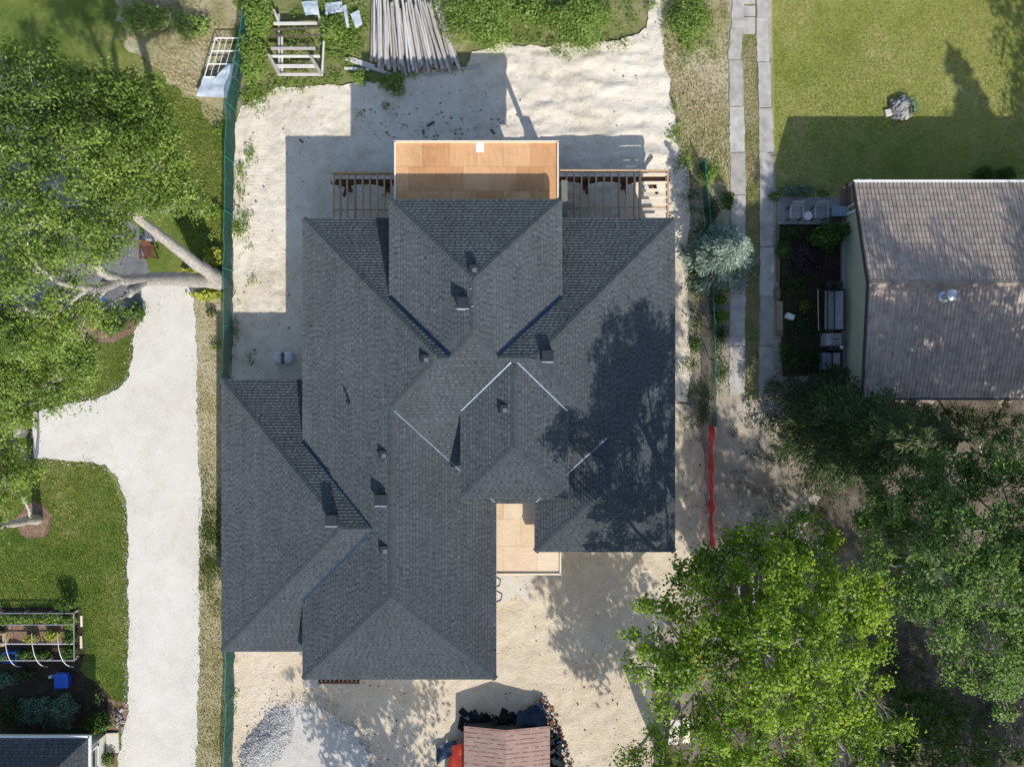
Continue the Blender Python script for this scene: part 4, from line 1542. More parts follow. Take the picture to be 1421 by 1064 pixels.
# ------------------------------------------------------------------ front: pad, pallet, gravel heap, covered stack
p = at(434, 944)
tag(MB().box((p.x, p.y, .05), (.75, .55, .08)).build("concrete_pad", M['concrete']), "small pale concrete pad at the lower left corner of the house", "pad")
p = at(708, 815)
tag(MB().box((p.x + .1, p.y, .035), (1.9, 1.35, .06)).build("concrete_pad", simple("light_concrete_pad", (.62, .585, .52), (.55, .51, .44), 2, .9)), "light concrete landing pad below the plywood entry roof", "pad")
pal = thing("wooden_pallet", "dark reddish timber grid lying half under the lower left eave", "pallet", at(470, 938))
for i in range(10):
    a = at(444 + i * 6, 928)
    MB().box((a.x, a.y - .02, .10 + .0), (.10, 1.1, .10)).build("slat", M['redwood'], pal)
for py in (933, 938, 944.5):
    a, b = at(443, py), at(500, py)
    MB().beam((a.x, a.y, .19), (b.x, b.y, .19), .08, .06).build("slat", M['redwood'], pal)

# grey gravel heap
def heap(name, cx, cy, rx, ry, h, rot, m, z0=.0, n=46, jag=.05):
    c0 = at(cx, cy)
    V, F = [], []
    for i in range(n + 1):
        for j in range(n + 1):
            u, v = (i / n * 2 - 1), (j / n * 2 - 1)
            r = math.hypot(u, v)
            x, y = u * rx, v * ry
            X = c0.x + x * math.cos(rot) - y * math.sin(rot)
            Y = c0.y + x * math.sin(rot) + y * math.cos(rot)
            k = max(0, 1 - max(abs(v) * 1.0, r * .98) + .18 * noise.noise((X * .9, Y * .9, 2)))
            z = h * (k ** .9) + jag * noise.noise((X * 3, Y * 3, 4)) * min(1, k * 4) + .03 * noise.noise((X * 9, Y * 9, 4)) * min(1, k * 4)
            V.append((X, Y, z0 - .06 + z))
    for i in range(n):
        for j in range(n):
            k = i * (n + 1) + j
            F.append((k, k + n + 1, k + n + 2, k + 1))
    return add_mesh(name, V, F, m, smooth=True)


hp = heap("gravel_pile", 372, 1030, 1.25, 2.6, .5, -.62, M['greygravel'])
hp["kind"] = "stuff"
hv_ = [v.co for v in hp.data.vertices if v.co.z > .06]
rr = random.Random(77)
heap_pts = []
for _ in range(2600):
    q = hv_[rr.randrange(len(hv_))]
    heap_pts.append((q.x + rr.uniform(-.05, .05), q.y + rr.uniform(-.05, .05), q.z + .005))
HEAP_PTS = heap_pts
tag(hp, "pale grey gravel heap in the front yard near the green fence", "gravel pile")

# stack under printed sheathing boards
stack = thing("covered_stack", "low gabled stack topped by pinkish printed boards at the bottom of the yard", "stack", at(702, 1040))
M['board'] = None
def print_board():
    m, nt, bs = new_mat("printed_sheathing_board")
    v = obj_vec(nt)
    n = noise_out(nt, v, 3, 4)
    base = ramp(nt, n, [(.3, (.27, .18, .15)), (.7, (.34, .235, .195))])
    sep = nt.nodes.new("ShaderNodeSeparateXYZ")
    nt.links.new(v, sep.inputs[0])
    oi = nt.nodes.new("ShaderNodeObjectInfo")
    # lines of small red printed marks running along the boards
    fy = math_n(nt, 'FRACT', math_n(nt, 'MULTIPLY', sep.outputs[1], 4.6))
    band = math_n(nt, 'LESS_THAN', math_n(nt, 'ABSOLUTE', math_n(nt, 'SUBTRACT', fy, .5)), .15)
    mp = nt.nodes.new("ShaderNodeMapping")
    mp.inputs["Scale"].default_value = (1.4, 4.6, 1)
    nt.links.new(v, mp.inputs[0])
    word = math_n(nt, 'GREATER_THAN', noise_out(nt, mp.outputs[0], 1.6, 0), .44)
    mp2 = nt.nodes.new("ShaderNodeMapping")
    mp2.inputs["Scale"].default_value = (14, 5, 1)
    nt.links.new(v, mp2.inputs[0])
    letter = math_n(nt, 'GREATER_THAN', noise_out(nt, mp2.outputs[0], 1.5, 0), .38)
    ink = math_n(nt, 'MULTIPLY', math_n(nt, 'MULTIPLY', band, word), letter)
    nt.links.new(mix_col(nt, math_n(nt, 'MULTIPLY', ink, .85), base, (.17, .05, .04)), bs.inputs["Base Color"])
    bs.inputs["Roughness"].default_value = .75
    return m
M['board'] = print_board()
xl, xr, xm_ = at(644, 0, .95).x, at(763, 0, .95).x, at(702, 0, 1.45).x
ytop = at(0, 1006.5, 1.0).y
for side, (xa, xb, za, zb_) in enumerate(((xl, xm_, 1.0, 1.42), (xm_, xr, 1.42, 1.0))):
    y = ytop
    for k, wd in enumerate((.17, .36, 1.22, 1.22)):
        b = MB()
        y2 = y - wd
        t = .03
        b.hexa([(xa, y2 + .006, za), (xb, y2 + .006, zb_), (xb, y, zb_), (xa, y, za)], [(xa, y2 + .006, za + t), (xb, y2 + .006, zb_ + t), (xb, y, zb_ + t), (xa, y, za + t)])
        b.build("sheathing_board", M['board'], stack)
        y = y2
b = MB()
b.hexa([(xl + .12, ytop - 2.95, 0), (xr - .12, ytop - 2.95, 0), (xr - .12, ytop - .25, 0), (xl + .12, ytop - .25, 0)], [(xl + .12, ytop - 2.95, .95), (xr - .12, ytop - 2.95, .95), (xr - .12, ytop - .25, .95), (xl + .12, ytop - .25, .95)])
b.poly([(xl + .12, ytop - .25, .95), (xr - .12, ytop - .25, .95), (xm_, ytop - .25, 1.40)])
b.build("stacked_timber", M['dark'], stack)
p1, p2_ = at(682, 1063, 1.4), at(724, 1063, 1.4)
b = MB()
b.box(((p1.x + p2_.x) / 2, p1.y - .24, 1.47), (p2_.x - p1.x, .42, .05))
pass
def cloth(name, pts, zs, m, label, cat, n=14, amp=.12):
    V, F = [], []
    a, b, c, d = pts
    for i in range(n + 1):
        for j in range(n + 1):
            u, v = i / n, j / n
            x = (a[0] * (1 - u) + b[0] * u) * (1 - v) + (d[0] * (1 - u) + c[0] * u) * v
            y = (a[1] * (1 - u) + b[1] * u) * (1 - v) + (d[1] * (1 - u) + c[1] * u) * v
            z = (zs[0] * (1 - u) + zs[1] * u) * (1 - v) + (zs[3] * (1 - u) + zs[2] * u) * v
            P = at(x, y, z)
            V.append((P.x, P.y, max(.03, z + amp * noise.noise((P.x * 2.5, P.y * 2.5, 3)))))
    for i in range(n):
        for j in range(n):
            k = i * (n + 1) + j
            F.append((k, k + 1, k + n + 2, k + n + 1))
    return tag(add_mesh(name, V, F, m, smooth=True), label, cat)
cloth("red_tarp", [(628, 1034), (644, 1030), (646, 1100), (612, 1100)], [.45, .85, .9, .1], M['redtarp'], "red tarpaulin hanging from the left side of the covered stack", "tarpaulin")
cloth("blue_tarp", [(606, 1036), (634, 1026), (632, 1042), (606, 1062)], [.25, .45, .5, .15], M['bluetarp'], "crumpled dark blue tarpaulin lying left of the red tarpaulin", "tarpaulin", amp=.2)
cloth("blue_tarp", [(718, 988), (752, 972), (760, 1006), (716, 1006)], [.3, .4, .8, .7], M['bluetarp'], "dark blue tarpaulin bunched above the printed boards", "tarpaulin", amp=.25)


def chunks(name, spots, m, label, cat, size=(.04, .16), seed=1, kind="stuff", flat=.7, tone=None):
    """loose lumps: spots = (x, y, z)"""
    r_ = np.random.default_rng(seed)
    V, T = [], []
    base = np.array([[-1, -1, -1], [1, -1, -1], [1, 1, -1], [-1, 1, -1], [-.75, -.75, 1], [.75, -.75, 1], [.75, .75, 1], [-.75, .75, 1]]) * .5
    quads = [(4, 5, 6, 7), (0, 1, 5, 4), (1, 2, 6, 5), (2, 3, 7, 6), (3, 0, 4, 7)]
    for (x, y, z) in spots:
        s = size[0] + (size[1] - size[0]) * r_.random() ** 2
        sc = s * np.array([r_.uniform(.8, 1.7), r_.uniform(.6, 1.1), flat * r_.uniform(.5, 1)])
        P = base * sc * r_.uniform(.8, 1.2, (8, 1))
        a, t = r_.uniform(0, 6.28), r_.uniform(-.4, .4)
        Rz = np.array([[math.cos(a), -math.sin(a), 0], [math.sin(a), math.cos(a), 0], [0, 0, 1]])
        Rx = np.array([[1, 0, 0], [0, math.cos(t), -math.sin(t)], [0, math.sin(t), math.cos(t)]])
        P = P @ (Rz @ Rx).T + np.array([x, y, z])
        for q in quads: V.append(P[list(q)])
        T += [r_.random() if tone is None else tone] * 5
    o = fast_mesh(name, np.concatenate(V), 4, m, tone=T)
    tag(o, label, cat, kind=kind)
    return o


def band_spots(pts, wid, n, seed, h=.2):
    r_ = random.Random(seed)
    P = [at(*p) for p in pts]
    out = []
    for _ in range(n):
        k = r_.randrange(len(P) - 1)
        c = P[k].lerp(P[k + 1], r_.random())
        u = r_.gauss(0, .4)
        out.append((c.x + u * wid * r_.uniform(.6, 1), c.y + u * wid * .6 + r_.uniform(-.1, .1), .04 + h * max(0, 1 - abs(u)) * r_.random()))
    return out


def edge_spots(poly_px, n, seed, spread=.14, z=.03):
    r_ = random.Random(seed)
    P = [at(*p) for p in poly_px]
    L_ = [(P[i], P[(i + 1) % len(P)]) for i in range(len(P))]
    W = [(b - a).length for a, b in L_]
    out = []
    for (a, b) in r_.choices(L_, W, k=n):
        c = a.lerp(b, r_.random())
        out.append((c.x + r_.gauss(0, spread), c.y + r_.gauss(0, spread), z + r_.random() * .02))
    return out


DRIVE_EDGE = [(268, 394), (274, 500), (274, 600), (281, 705), (276, 800), (277, 900), (274, 1000), (270, 1090), (168, 1090), (168, 1045), (178, 985), (179, 850), (178, 720), (174, 690), (162, 662), (146, 643), (118, 641), (48, 635), (45, 600), (47, 572), (98, 560), (135, 554), (165, 540), (180, 520), (186, 490), (187, 460), (200, 440)]
chunks("loose_gravel", edge_spots(DRIVE_EDGE, 3200, 41, .16), M['gravelbit'], "loose white stones spilled along the edges of the gravel drive", "gravel", (.02, .05), 42)
chunks("loose_gravel", edge_spots([(380, 985), (420, 972), (455, 985), (490, 1010), (515, 1050), (515, 1090), (340, 1090), (350, 1040)], 2600, 43, .34, .09), M['gravelbit2'], "loose grey stones scattered around the pale grey gravel heap", "gravel", (.02, .055), 44)
chunks("loose_gravel", HEAP_PTS, M['gravelbit2'], "crushed grey stones covering the gravel heap", "gravel", (.025, .075), 45)
chunks("brick_rubble", band_spots([(748, 968), (758, 985), (768, 1005), (776, 1030), (786, 1062), (792, 1090)], .42, 620, 3, .35), M['rubble'], "band of pale and red brick rubble curving right of the covered stack", "rubble", (.05, .20), 5)
chunks("scrap_heap", [(at(random.uniform(640, 766), 1000, 0).x, at(0, random.uniform(986, 1008), 0).y, random.uniform(.03, .5) * (1 if random.random() < .4 else .4)) for _ in range(120)], M['darkscrap'], "dark tangled scrap piled above the printed boards", "scrap", (.08, .42), 6)
chunks("scrap_heap", [(at(random.uniform(762, 780), 1000, 0).x, at(0, random.uniform(1012, 1070), 0).y, random.uniform(.03, .5)) for _ in range(120)], M['darkscrap'], "dark scrap between the printed boards and the brick rubble", "scrap", (.08, .36), 8)
# scattered crumbs on the sand
rr = random.Random(17)
def scatter_px(poly_list, n, seed):
    r_ = random.Random(seed)
    out = []
    while len(out) < n:
        x0, y0, x1, y1 = r_.choice(poly_list)
        out.append((*at(r_.uniform(x0, x1), r_.uniform(y0, y1)).xy, .075))
    return out
chunks("loose_debris", scatter_px([(330, 130, 500, 520), (500, 110, 760, 195), (760, 70, 940, 235), (500, 150, 720, 195)], 420, 2), M['debris'], "small dark crumbs and stones scattered over the back sand yard", "debris", (.02, .09), 9)
chunks("loose_debris", scatter_px([(330, 910, 620, 1064), (690, 800, 900, 1064), (945, 380, 985, 760)], 420, 4), M['debris'], "small crumbs and stones scattered over the front sand yard", "debris", (.02, .08), 10)
MBt = MB()
for (x, y, a) in ((690, 806, .5), (692, 826, .1)):
    p = at(x, y)
    MBt.tube([(p.x - .1, p.y + .25, .09), (p.x + .18, p.y + .08, .10), (p.x + .12, p.y - .2, .09), (p.x - .12, p.y - .32, .09)], .02, 5)
tag(MBt.build("cable_loop", M['darkbark']), "looped brown cable lying beside the plywood entry at the eave", "cable")

# pale cabinet and red things half hidden by the bright green tree
cb = thing("pale_board", "pale wooden board leaning near the short green fence below the tree", "board", at(944, 1016))
p = at(941, 1018, .6)
b = MB()
b.beam(at(938, 998, .75), at(934, 1032, .15), .5, .04, Vector((0, 0, 1)))
b.build("panel", simple("pale_pinkish_panel", (.50, .46, .41), None, 3, .7), cb)
MB().beam(at(952, 996, .8), at(952, 1030, .18), .34, .04).build("panel", M['pale_wood'], cb)
rc = thing("utility_cart", "red wheeled utility cart half hidden beneath the bright green tree", "cart", at(967, 922))
p = at(968, 924, .55)
MB().hexa([(p.x - .22, p.y - .40, .35), (p.x + .22, p.y - .40, .35), (p.x + .22, p.y + .40, .35), (p.x - .22, p.y + .40, .35)], [(p.x - .36, p.y - .55, .72), (p.x + .36, p.y - .55, .72), (p.x + .36, p.y + .55, .72), (p.x - .36, p.y + .55, .72)]).build("tub", M['red'], rc)
for s in (-1, 1):
    MB().tube([(p.x + s * .36 - .03, p.y, .2), (p.x + s * .36 + .03, p.y, .2)], .2, 14).build("wheel", M['black'], rc)
MB().tube([(p.x, p.y + .5, .55), (p.x - .1, p.y + 1.0, .75), (p.x - .3, p.y + 1.02, .77), (p.x + .12, p.y + 1.0, .77)], .03, 6).build("handle", M['red'], rc)

# ------------------------------------------------------------------ left garden
gd = thing("vegetable_bed", "rectangular vegetable bed frame with grey rails and tall netting posts", "garden bed", at(52, 885))
xg0, xg1 = -40, 104
def grail(a, b, z, r=.03, m='steel'):
    MB().tube([at(*a, z), at(*b, z)], r, 6).build("rail", M[m], gd)
for y in (850.5, 866.5, 893, 916):
    a, b = at(xg0, y, .42), at(103, y, .42)
    MB().beam(a, b, .038, .05).build("rail", M['greywood'] if y > 890 else M['dullsteel'], gd)
MB().beam(at(102.5, 850, .42), at(103, 917, .42), .038, .05).build("rail", M['dullsteel'], gd)
for i, x in enumerate((-2, 32, 66, 101)):
    for y in (850.5, 916):
        p = at(x, y, .42)
        MB().box((p.x, p.y, .21), (.07, .07, .42)).build("post", M['greywood'], gd)
for i, x in enumerate((7, 44, 80)):
    hp_ = thing("garden_hoop", ("white plastic garden hoop arching over the bed nearest the image edge", "middle white plastic hoop arching over the vegetable bed", "white plastic hoop arching over the bed end above the blue bin")[i], "hoop", at(x + 8, 905), "white hoops over the vegetable bed")
    a, b = at(x, 885, .6), at(x + 18, 927, .15)
    pts = []
    for t in np.linspace(0, 1, 14):
        px = x + 22 * (t ** 2.2)
        py = 878 + 47 * math.sin(t * math.pi / 2)
        pts.append(at(px, py, .75 + .55 * math.sin(math.pi * min(1, t * 1.0)) * (1 - t * .5) - .55 * t))
    MB().tube(pts, .017, 6).build("hoop_tube", M['white'], hp_)
# netting posts with wires above the bed
nt_ = thing("netting_fence", "thin dark wire netting on posts above the vegetable bed", "fence", at(50, 832))
for x in (-20, 12, 44, 76, 100):
    p = at(x, 845)
    MB().tube([(p.x, p.y, 0), (p.x, p.y, 1.1)], .018, 5).build("post", M['dark'], nt_)
for z in (.3, .7, 1.08):
    MB().tube([at(-20, 845, 0) + Vector((0, 0, z)), at(100, 845, 0) + Vector((0, 0, z))], .008, 4).build("wire", M['dark'], nt_)


def wheelie(px, py, label, rz=0.0):
    p = at(px, py)
    t = thing("wheelie_bin", label, "bin", (p.x, p.y, 0))
    def q(x, y, z): return (p.x + x * math.cos(rz) - y * math.sin(rz), p.y + x * math.sin(rz) + y * math.cos(rz), z)
    MB().hexa([q(-.26, -.28, .05), q(.26, -.28, .05), q(.26, .28, .05), q(-.26, .28, .05)], [q(-.31, -.33, .48), q(.31, -.33, .48), q(.31, .33, .48), q(-.31, .33, .48)]).build("bin_body", M['blue'], t)
    b = MB()
    b.hexa([q(-.34, -.37, .48), q(.34, -.37, .48), q(.34, .35, .48), q(-.34, .35, .48)], [q(-.26, -.29, .57), q(.26, -.29, .57), q(.28, .30, .55), q(-.28, .30, .55)])
    b.build("lid", M['blue'], t)
    MB().tube([q(-.2, .40, .48), q(.2, .40, .48)], .022, 6).build("handle", M['blue'], t)
    for s in (-1, 1):
        MB().tube([q(s * .25 - .03, .26, .11), q(s * .25 + .03, .26, .11)], .11, 12).build("wheel", M['black'], t)
    return t


wheelie(93, 939, "blue wheelie bin with domed lid standing below the vegetable bed", .05)
p = at(14, 912, .4)
t = thing("blue_crate", "blue plastic crate half under a white hoop in the vegetable bed", "crate", (p.x, p.y, 0))
for dx, dy, sx_, sy_ in ((-.3, 0, .03, .5), (.3, 0, .03, .5), (0, -.25, .6, .03), (0, .25, .6, .03)):
    MB().box((p.x + dx, p.y + dy, .25), (sx_, sy_, .36)).build("crate_side", M['blue'], t)
MB().box((p.x, p.y, .1), (.6, .5, .03)).build("crate_floor", M['blue'], t)
q_ = at(73, 937)
tag(MB().box((q_.x, q_.y, .12), (.16, .11, .2), .1, .02).build("white_pot", M['white']), "small white pot standing left of the blue wheelie bin", "pot")
p = at(7, 884)
t = thing("planter_box", "wooden planter box with a dark opening at the left end of the bed", "planter", (p.x, p.y, 0))
for dx, dy, sx_, sy_ in ((.18, 0, .06, .62), (-.24, 0, .06, .62), (-.03, .28, .36, .06), (-.03, -.28, .36, .06)):
    MB().box((p.x + dx, p.y + dy, .2), (sx_, sy_, .36)).build("side_board", M['pine'], t)
MB().box((p.x - .03, p.y, .2), (.36, .5, .25)).build("soil", M['soil'], t)
for (px, py, l, lab) in ((114, 861, .55, "pale stick lying in grass right of the vegetable bed, upper"), (113.5, 890, .62, "pale stick lying in grass right of the vegetable bed, lower")):
    p = at(px, py)
    tag(MB().box((p.x, p.y, .05), (.10, l, .05), .03).build("wood_stick", M['pale_wood']), lab, "stick")

# house at the lower left corner
cot = thing("cottage", "small grey cottage with steep dark shingle roof at the lower left corner", "house", at(60, 1070))
ze_ = 2.3
ne = at(122.5, 1023.5, ze_)
pc = .92
F = [Vector((ne.x - 11, ne.y, ze_)), Vector((ne.x, ne.y, ze_))]
half = 3.9
a = Vector((ne.x - half, ne.y - half, ze_ + pc * half))
bq = Vector((ne.x - 11, ne.y - half, ze_ + pc * half))
cs_ = Vector((ne.x, ne.y - 2 * half, ze_))
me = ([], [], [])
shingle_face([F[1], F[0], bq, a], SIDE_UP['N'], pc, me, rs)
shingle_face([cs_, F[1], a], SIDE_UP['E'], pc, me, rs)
mb = MB()
dz = Vector((0, 0, .02))
mb.poly([F[1] - dz, F[0] - dz, bq - dz, a - dz]); mb.poly([cs_ - dz, F[1] - dz, a - dz])
mb.poly([cs_ - dz, a - dz, bq - dz, Vector((ne.x - 11, ne.y - 2 * half, ze_)) - dz])
rf = mb.build("roof", M['underlay'], cot)
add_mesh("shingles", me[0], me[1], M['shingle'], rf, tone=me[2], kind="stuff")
MB().beam((ne.x - 11, ne.y + .05, ze_ - .04), (ne.x + .06, ne.y + .05, ze_ - .04), .11, .11).build("gutter", M['white'], cot)
MB().beam((ne.x + .05, ne.y + .10, ze_ - .04), (ne.x + .05, ne.y - 2 * half, ze_ - .04), .10, .11).build("gutter", M['white'], cot)
XWc, YNc = ne.x - .5, ne.y - .95
w = MB()
w.box((XWc - 5, YNc - 3.0, 1.12), (10, 6.0, 2.24))
w.build("wall", M['offwhite'], cot)
for k in range(9):
    MB().box((XWc + .006, YNc - 3.0, .3 + k * .21), (.012, 6.0, .018)).build("siding_lap", M['offwhite'], cot)
wn_ = MB()
wy, wz = YNc - .75, 1.35
for dy in (-.55, .55): wn_.box((XWc + .03, wy + dy, wz), (.06, .09, 1.3))
for dz_ in (-.62, .62): wn_.box((XWc + .03, wy, wz + dz_), (.06, 1.19, .09))
wf = wn_.build("window_frame", M['white'], cot)
MB().box((XWc + .012, wy, wz), (.02, 1.05, 1.2)).build("window_pane", simple("dark_window_glass", (.05, .06, .07), None, 3, .12, spec=.6), wf)
for k in range(4):
    MB().box((XWc + .028, wy, wz - .45 + k * .3), (.018, 1.04, .03)).build("glazing_bar", M['white'], wf)
p = at(157, 1029)
tag(MB().box((p.x, p.y, .05), (.62, 1.0, .10), .03, .015).build("door_slab", simple("cream_slab", (.62, .58, .51), (.54, .50, .43), 2, .9)), "pale concrete door slab between the cottage wall and gravel drive", "paving")
rr = random.Random(6)
for i in range(9):
    p = at(166 + rr.uniform(-4, 5), 984 + i * 3.1)
    tag(MB().box((p.x, p.y, .06), (rr.uniform(.12, .24), rr.uniform(.1, .2), .1), rr.uniform(0, 3), .03).build("edging_stone", M['rock']), "grey rounded stone in the bark strip edging the gravel drive", "stone", "stones edging the gravel drive")

# chairs half hidden below the big leaning tree
p = at(212, 352)
t = thing("garden_chair", "dark wooden garden chair in the shade under the leaning pale trunk", "chair", (p.x, p.y, 0))
for i in range(5):
    MB().box((p.x - .2 + i * .10, p.y, .38), (.08, .5, .03)).build("seat_slat", M['redwood'], t)
    MB().beam((p.x - .2 + i * .10, p.y + .28, .45), (p.x - .2 + i * .10, p.y + .45, 1.0), .08, .025).build("back_slat", M['redwood'], t)
for s in (-1, 1):
    MB().box((p.x + s * .31, p.y - .02, .60), (.11, .68, .03)).build("armrest", M['redwood'], t)
    for dy in (-.26, .24):
        MB().box((p.x + s * .29, p.y + dy, .30), (.06, .06, .6)).build("leg", M['redwood'], t)
p = at(196, 290)
tag(MB().box((p.x, p.y, .06), (1.0, .85, .10), .3, .02).build("stone_slab", simple("pinkish_flagstone", (.46, .40, .35), (.36, .31, .27), 3, .9)), "pinkish flagstone showing through leaves above the second pale trunk", "paving")
p = at(210, 326)
tag(MB().box((p.x, p.y, .06), (.55, .75, .10), .1, .02).build("stone_slab", simple("pale_flagstone", (.52, .48, .43), (.42, .38, .33), 3, .9)), "pale flagstone right beside the dark garden chair", "paving")
p = at(136, 420, .8)
cloth("blue_tarp", [(128, 424), (142, 410), (149, 416), (134, 430)], [.5, .8, .8, .5], simple("bright_blue_sheet", (.03, .10, .30), (.02, .06, .18), 6, .5), "small bright blue sheet showing through leaves left of the bark bed", "sheet")
# ------------------------------------------------------------------ vegetation
def unit(a):
    return a / (np.linalg.norm(a, axis=-1, keepdims=True) + 1e-9)


def leaves_np(cen, size, rng, up=.95, aspect=.55, outward=None, fold=.18, nrm_rand=.75, sunny=.45):
    """rhombic leaves (two folded triangles as one quad) at the centres; returns (n*4,3)"""
    n = len(cen)
    nr = rng.normal(size=(n, 3)) * nrm_rand * .8
    nr[:, 2] += up
    nr += np.array(SUN) * sunny
    if outward is not None: nr += outward
    nr = unit(nr)
    t = rng.normal(size=(n, 3))
    t = unit(np.cross(nr, t))
    b = np.cross(nr, t)
    s = size * rng.uniform(.65, 1.35, (n, 1))
    w = s * aspect
    q = np.empty((n, 4, 3))
    q[:, 0] = cen - t * s * .5
    q[:, 1] = cen + b * w * .5 + nr * s * fold
    q[:, 2] = cen + t * s * .5
    q[:, 3] = cen - b * w * .5 + nr * s * fold
    return q.reshape(-1, 3)


def clumpy(rng, n):
    return np.clip(rng.normal(.45, .17, n), 0, 1)


def blob_leaves(rng, c, r, n, csize=.42, lsize=.15, per=26, flat=.8, hollow=.45, droop=.0):
    """leaf clumps at the twig ends through an ellipsoid volume; each clump is a small dome of leaves facing outward"""
    k = max(3, int(n / per))
    d = unit(rng.normal(size=(k, 3)))
    rad = (hollow ** 3 + (1 - hollow ** 3) * rng.random(k)) ** (1 / 3)
    d[:, 2] = d[:, 2] * flat
    cl = np.array(c) + d * rad[:, None] * r * rng.uniform(.75, 1.12, (k, 1))
    pos, ton, out = [], [], []
    ct = rng.normal(0, .13, k) + rng.normal(0, .07)
    m = rng.poisson(per, k)
    for i in range(k):
        e = unit(rng.normal(size=(m[i], 3)))
        e[:, 2] = np.where(e[:, 2] < -.25, -e[:, 2], e[:, 2])
        sz = csize * rng.uniform(.65, 1.4)
        sh = rng.uniform(.7, 1.35, 3) * np.array([1, 1, .62])
        rr_ = rng.random((m[i], 1)) ** .35 * (1 + .22 * np.sin(e[:, :1] * 6 + i) + .18 * np.sin(e[:, 1:2] * 7 + 2 * i))
        pos.append(cl[i] + e * sh * sz * rr_ + rng.normal(0, .03, (m[i], 3)))
        out.append(e)
        ton.append(np.full(m[i], ct[i]) + .14 * (rr_[:, 0] - .8))
    pos = np.concatenate(pos)
    ton = np.clip(np.concatenate(ton) + rng.normal(.45, .13, len(pos)), 0, 1)
    return pos, ton, cl, np.concatenate(out)


def branch_to(mb, a, b, r0, r1, rng, n=6, wob=.12):
    a, b = np.array(a), np.array(b)
    pts = []
    L_ = np.linalg.norm(b - a)
    for i in range(n + 1):
        t = i / n
        p = a + (b - a) * t
        p = p + rng.normal(size=3) * wob * L_ * .12 * math.sin(math.pi * t)
        p[2] += .06 * L_ * math.sin(math.pi * t)
        pts.append(tuple(p))
    mb.tube(pts, [r0 + (r1 - r0) * i / n for i in range(n + 1)], 6, cap=False)
    return pts


def tree(name, label, base, trunks, blobs, leaf, bark, seed, lsize=.15, dens=1.0, csize=.42, twig_m=None, per=26, hollow=.45, twigs=5, aspect=.55):
    """trunks: lists of (x, y, z, radius); blobs: (centre xyz, radius, leaf count)"""
    rng = np.random.default_rng(seed)
    t = thing(name, label, "tree", base)
    nodes = []
    for tk in trunks:
        mb = MB()
        P = [Vector(q[:3]) for q in tk]
        # smooth the trunk path a little and flare the root
        pts, rad = [], []
        for i in range(len(P) - 1):
            for k in range(5):
                u = k / 5
                pts.append(P[i].lerp(P[i + 1], u) + Vector((rng.normal() * .02, rng.normal() * .02, 0)))
                rad.append(tk[i][3] + (tk[i + 1][3] - tk[i][3]) * u)
        pts.append(P[-1]); rad.append(tk[-1][3])
        mb.tube(pts, rad, 10)
        mb.build("trunk", bark, t, smooth=True)
        nodes += [(p, r) for p, r in zip(pts, rad)]
    bm_, tw = MB(), MB()
    allp, allt, allo = [], [], []
    for (c, r, n) in blobs:
        c = np.array(c)
        pos, ton, cl, od = blob_leaves(rng, c, r, int(n * dens), csize, lsize, per, hollow=hollow)
        allp.append(pos); allt.append(ton); allo.append(od)
        # limb from the nearest lower trunk node
        best = min(nodes, key=lambda q: (Vector(c) - q[0]).length + (2.5 if q[0].z > c[2] - .3 else 0))
        r0 = min(best[1] * .6, .04 + .035 * (Vector(c) - best[0]).length)
        pts = branch_to(bm_, best[0], c, r0, .03, rng)
        for i in rng.choice(len(cl), min(twigs, len(cl)), replace=False):
            a = pts[rng.integers(len(pts) // 2, len(pts))]
            branch_to(tw, a, cl[i], .022, .006, rng, 4, .25)
    if bm_.v: bm_.build("limbs", bark, t, smooth=True, kind="stuff")
    if tw.v: tw.build("twigs", twig_m or bark, t, kind="stuff")
    pos = np.concatenate(allp)
    ton = np.concatenate(allt)
    od = np.concatenate(allo)
    ok = pos[:, 2] > .3
    pos, ton, od = pos[ok], ton[ok], od[ok]
    fast_mesh("crown", leaves_np(pos, lsize, rng, up=.45, aspect=aspect, outward=od * .8, nrm_rand=.5, sunny=.25), 4, leaf, t, tone=ton)
    return t


def B(px, py, rpx, z, n):
    q = at(px, py, z)
    return ((q.x, q.y, z), rpx * K * (1 - z / H), n)


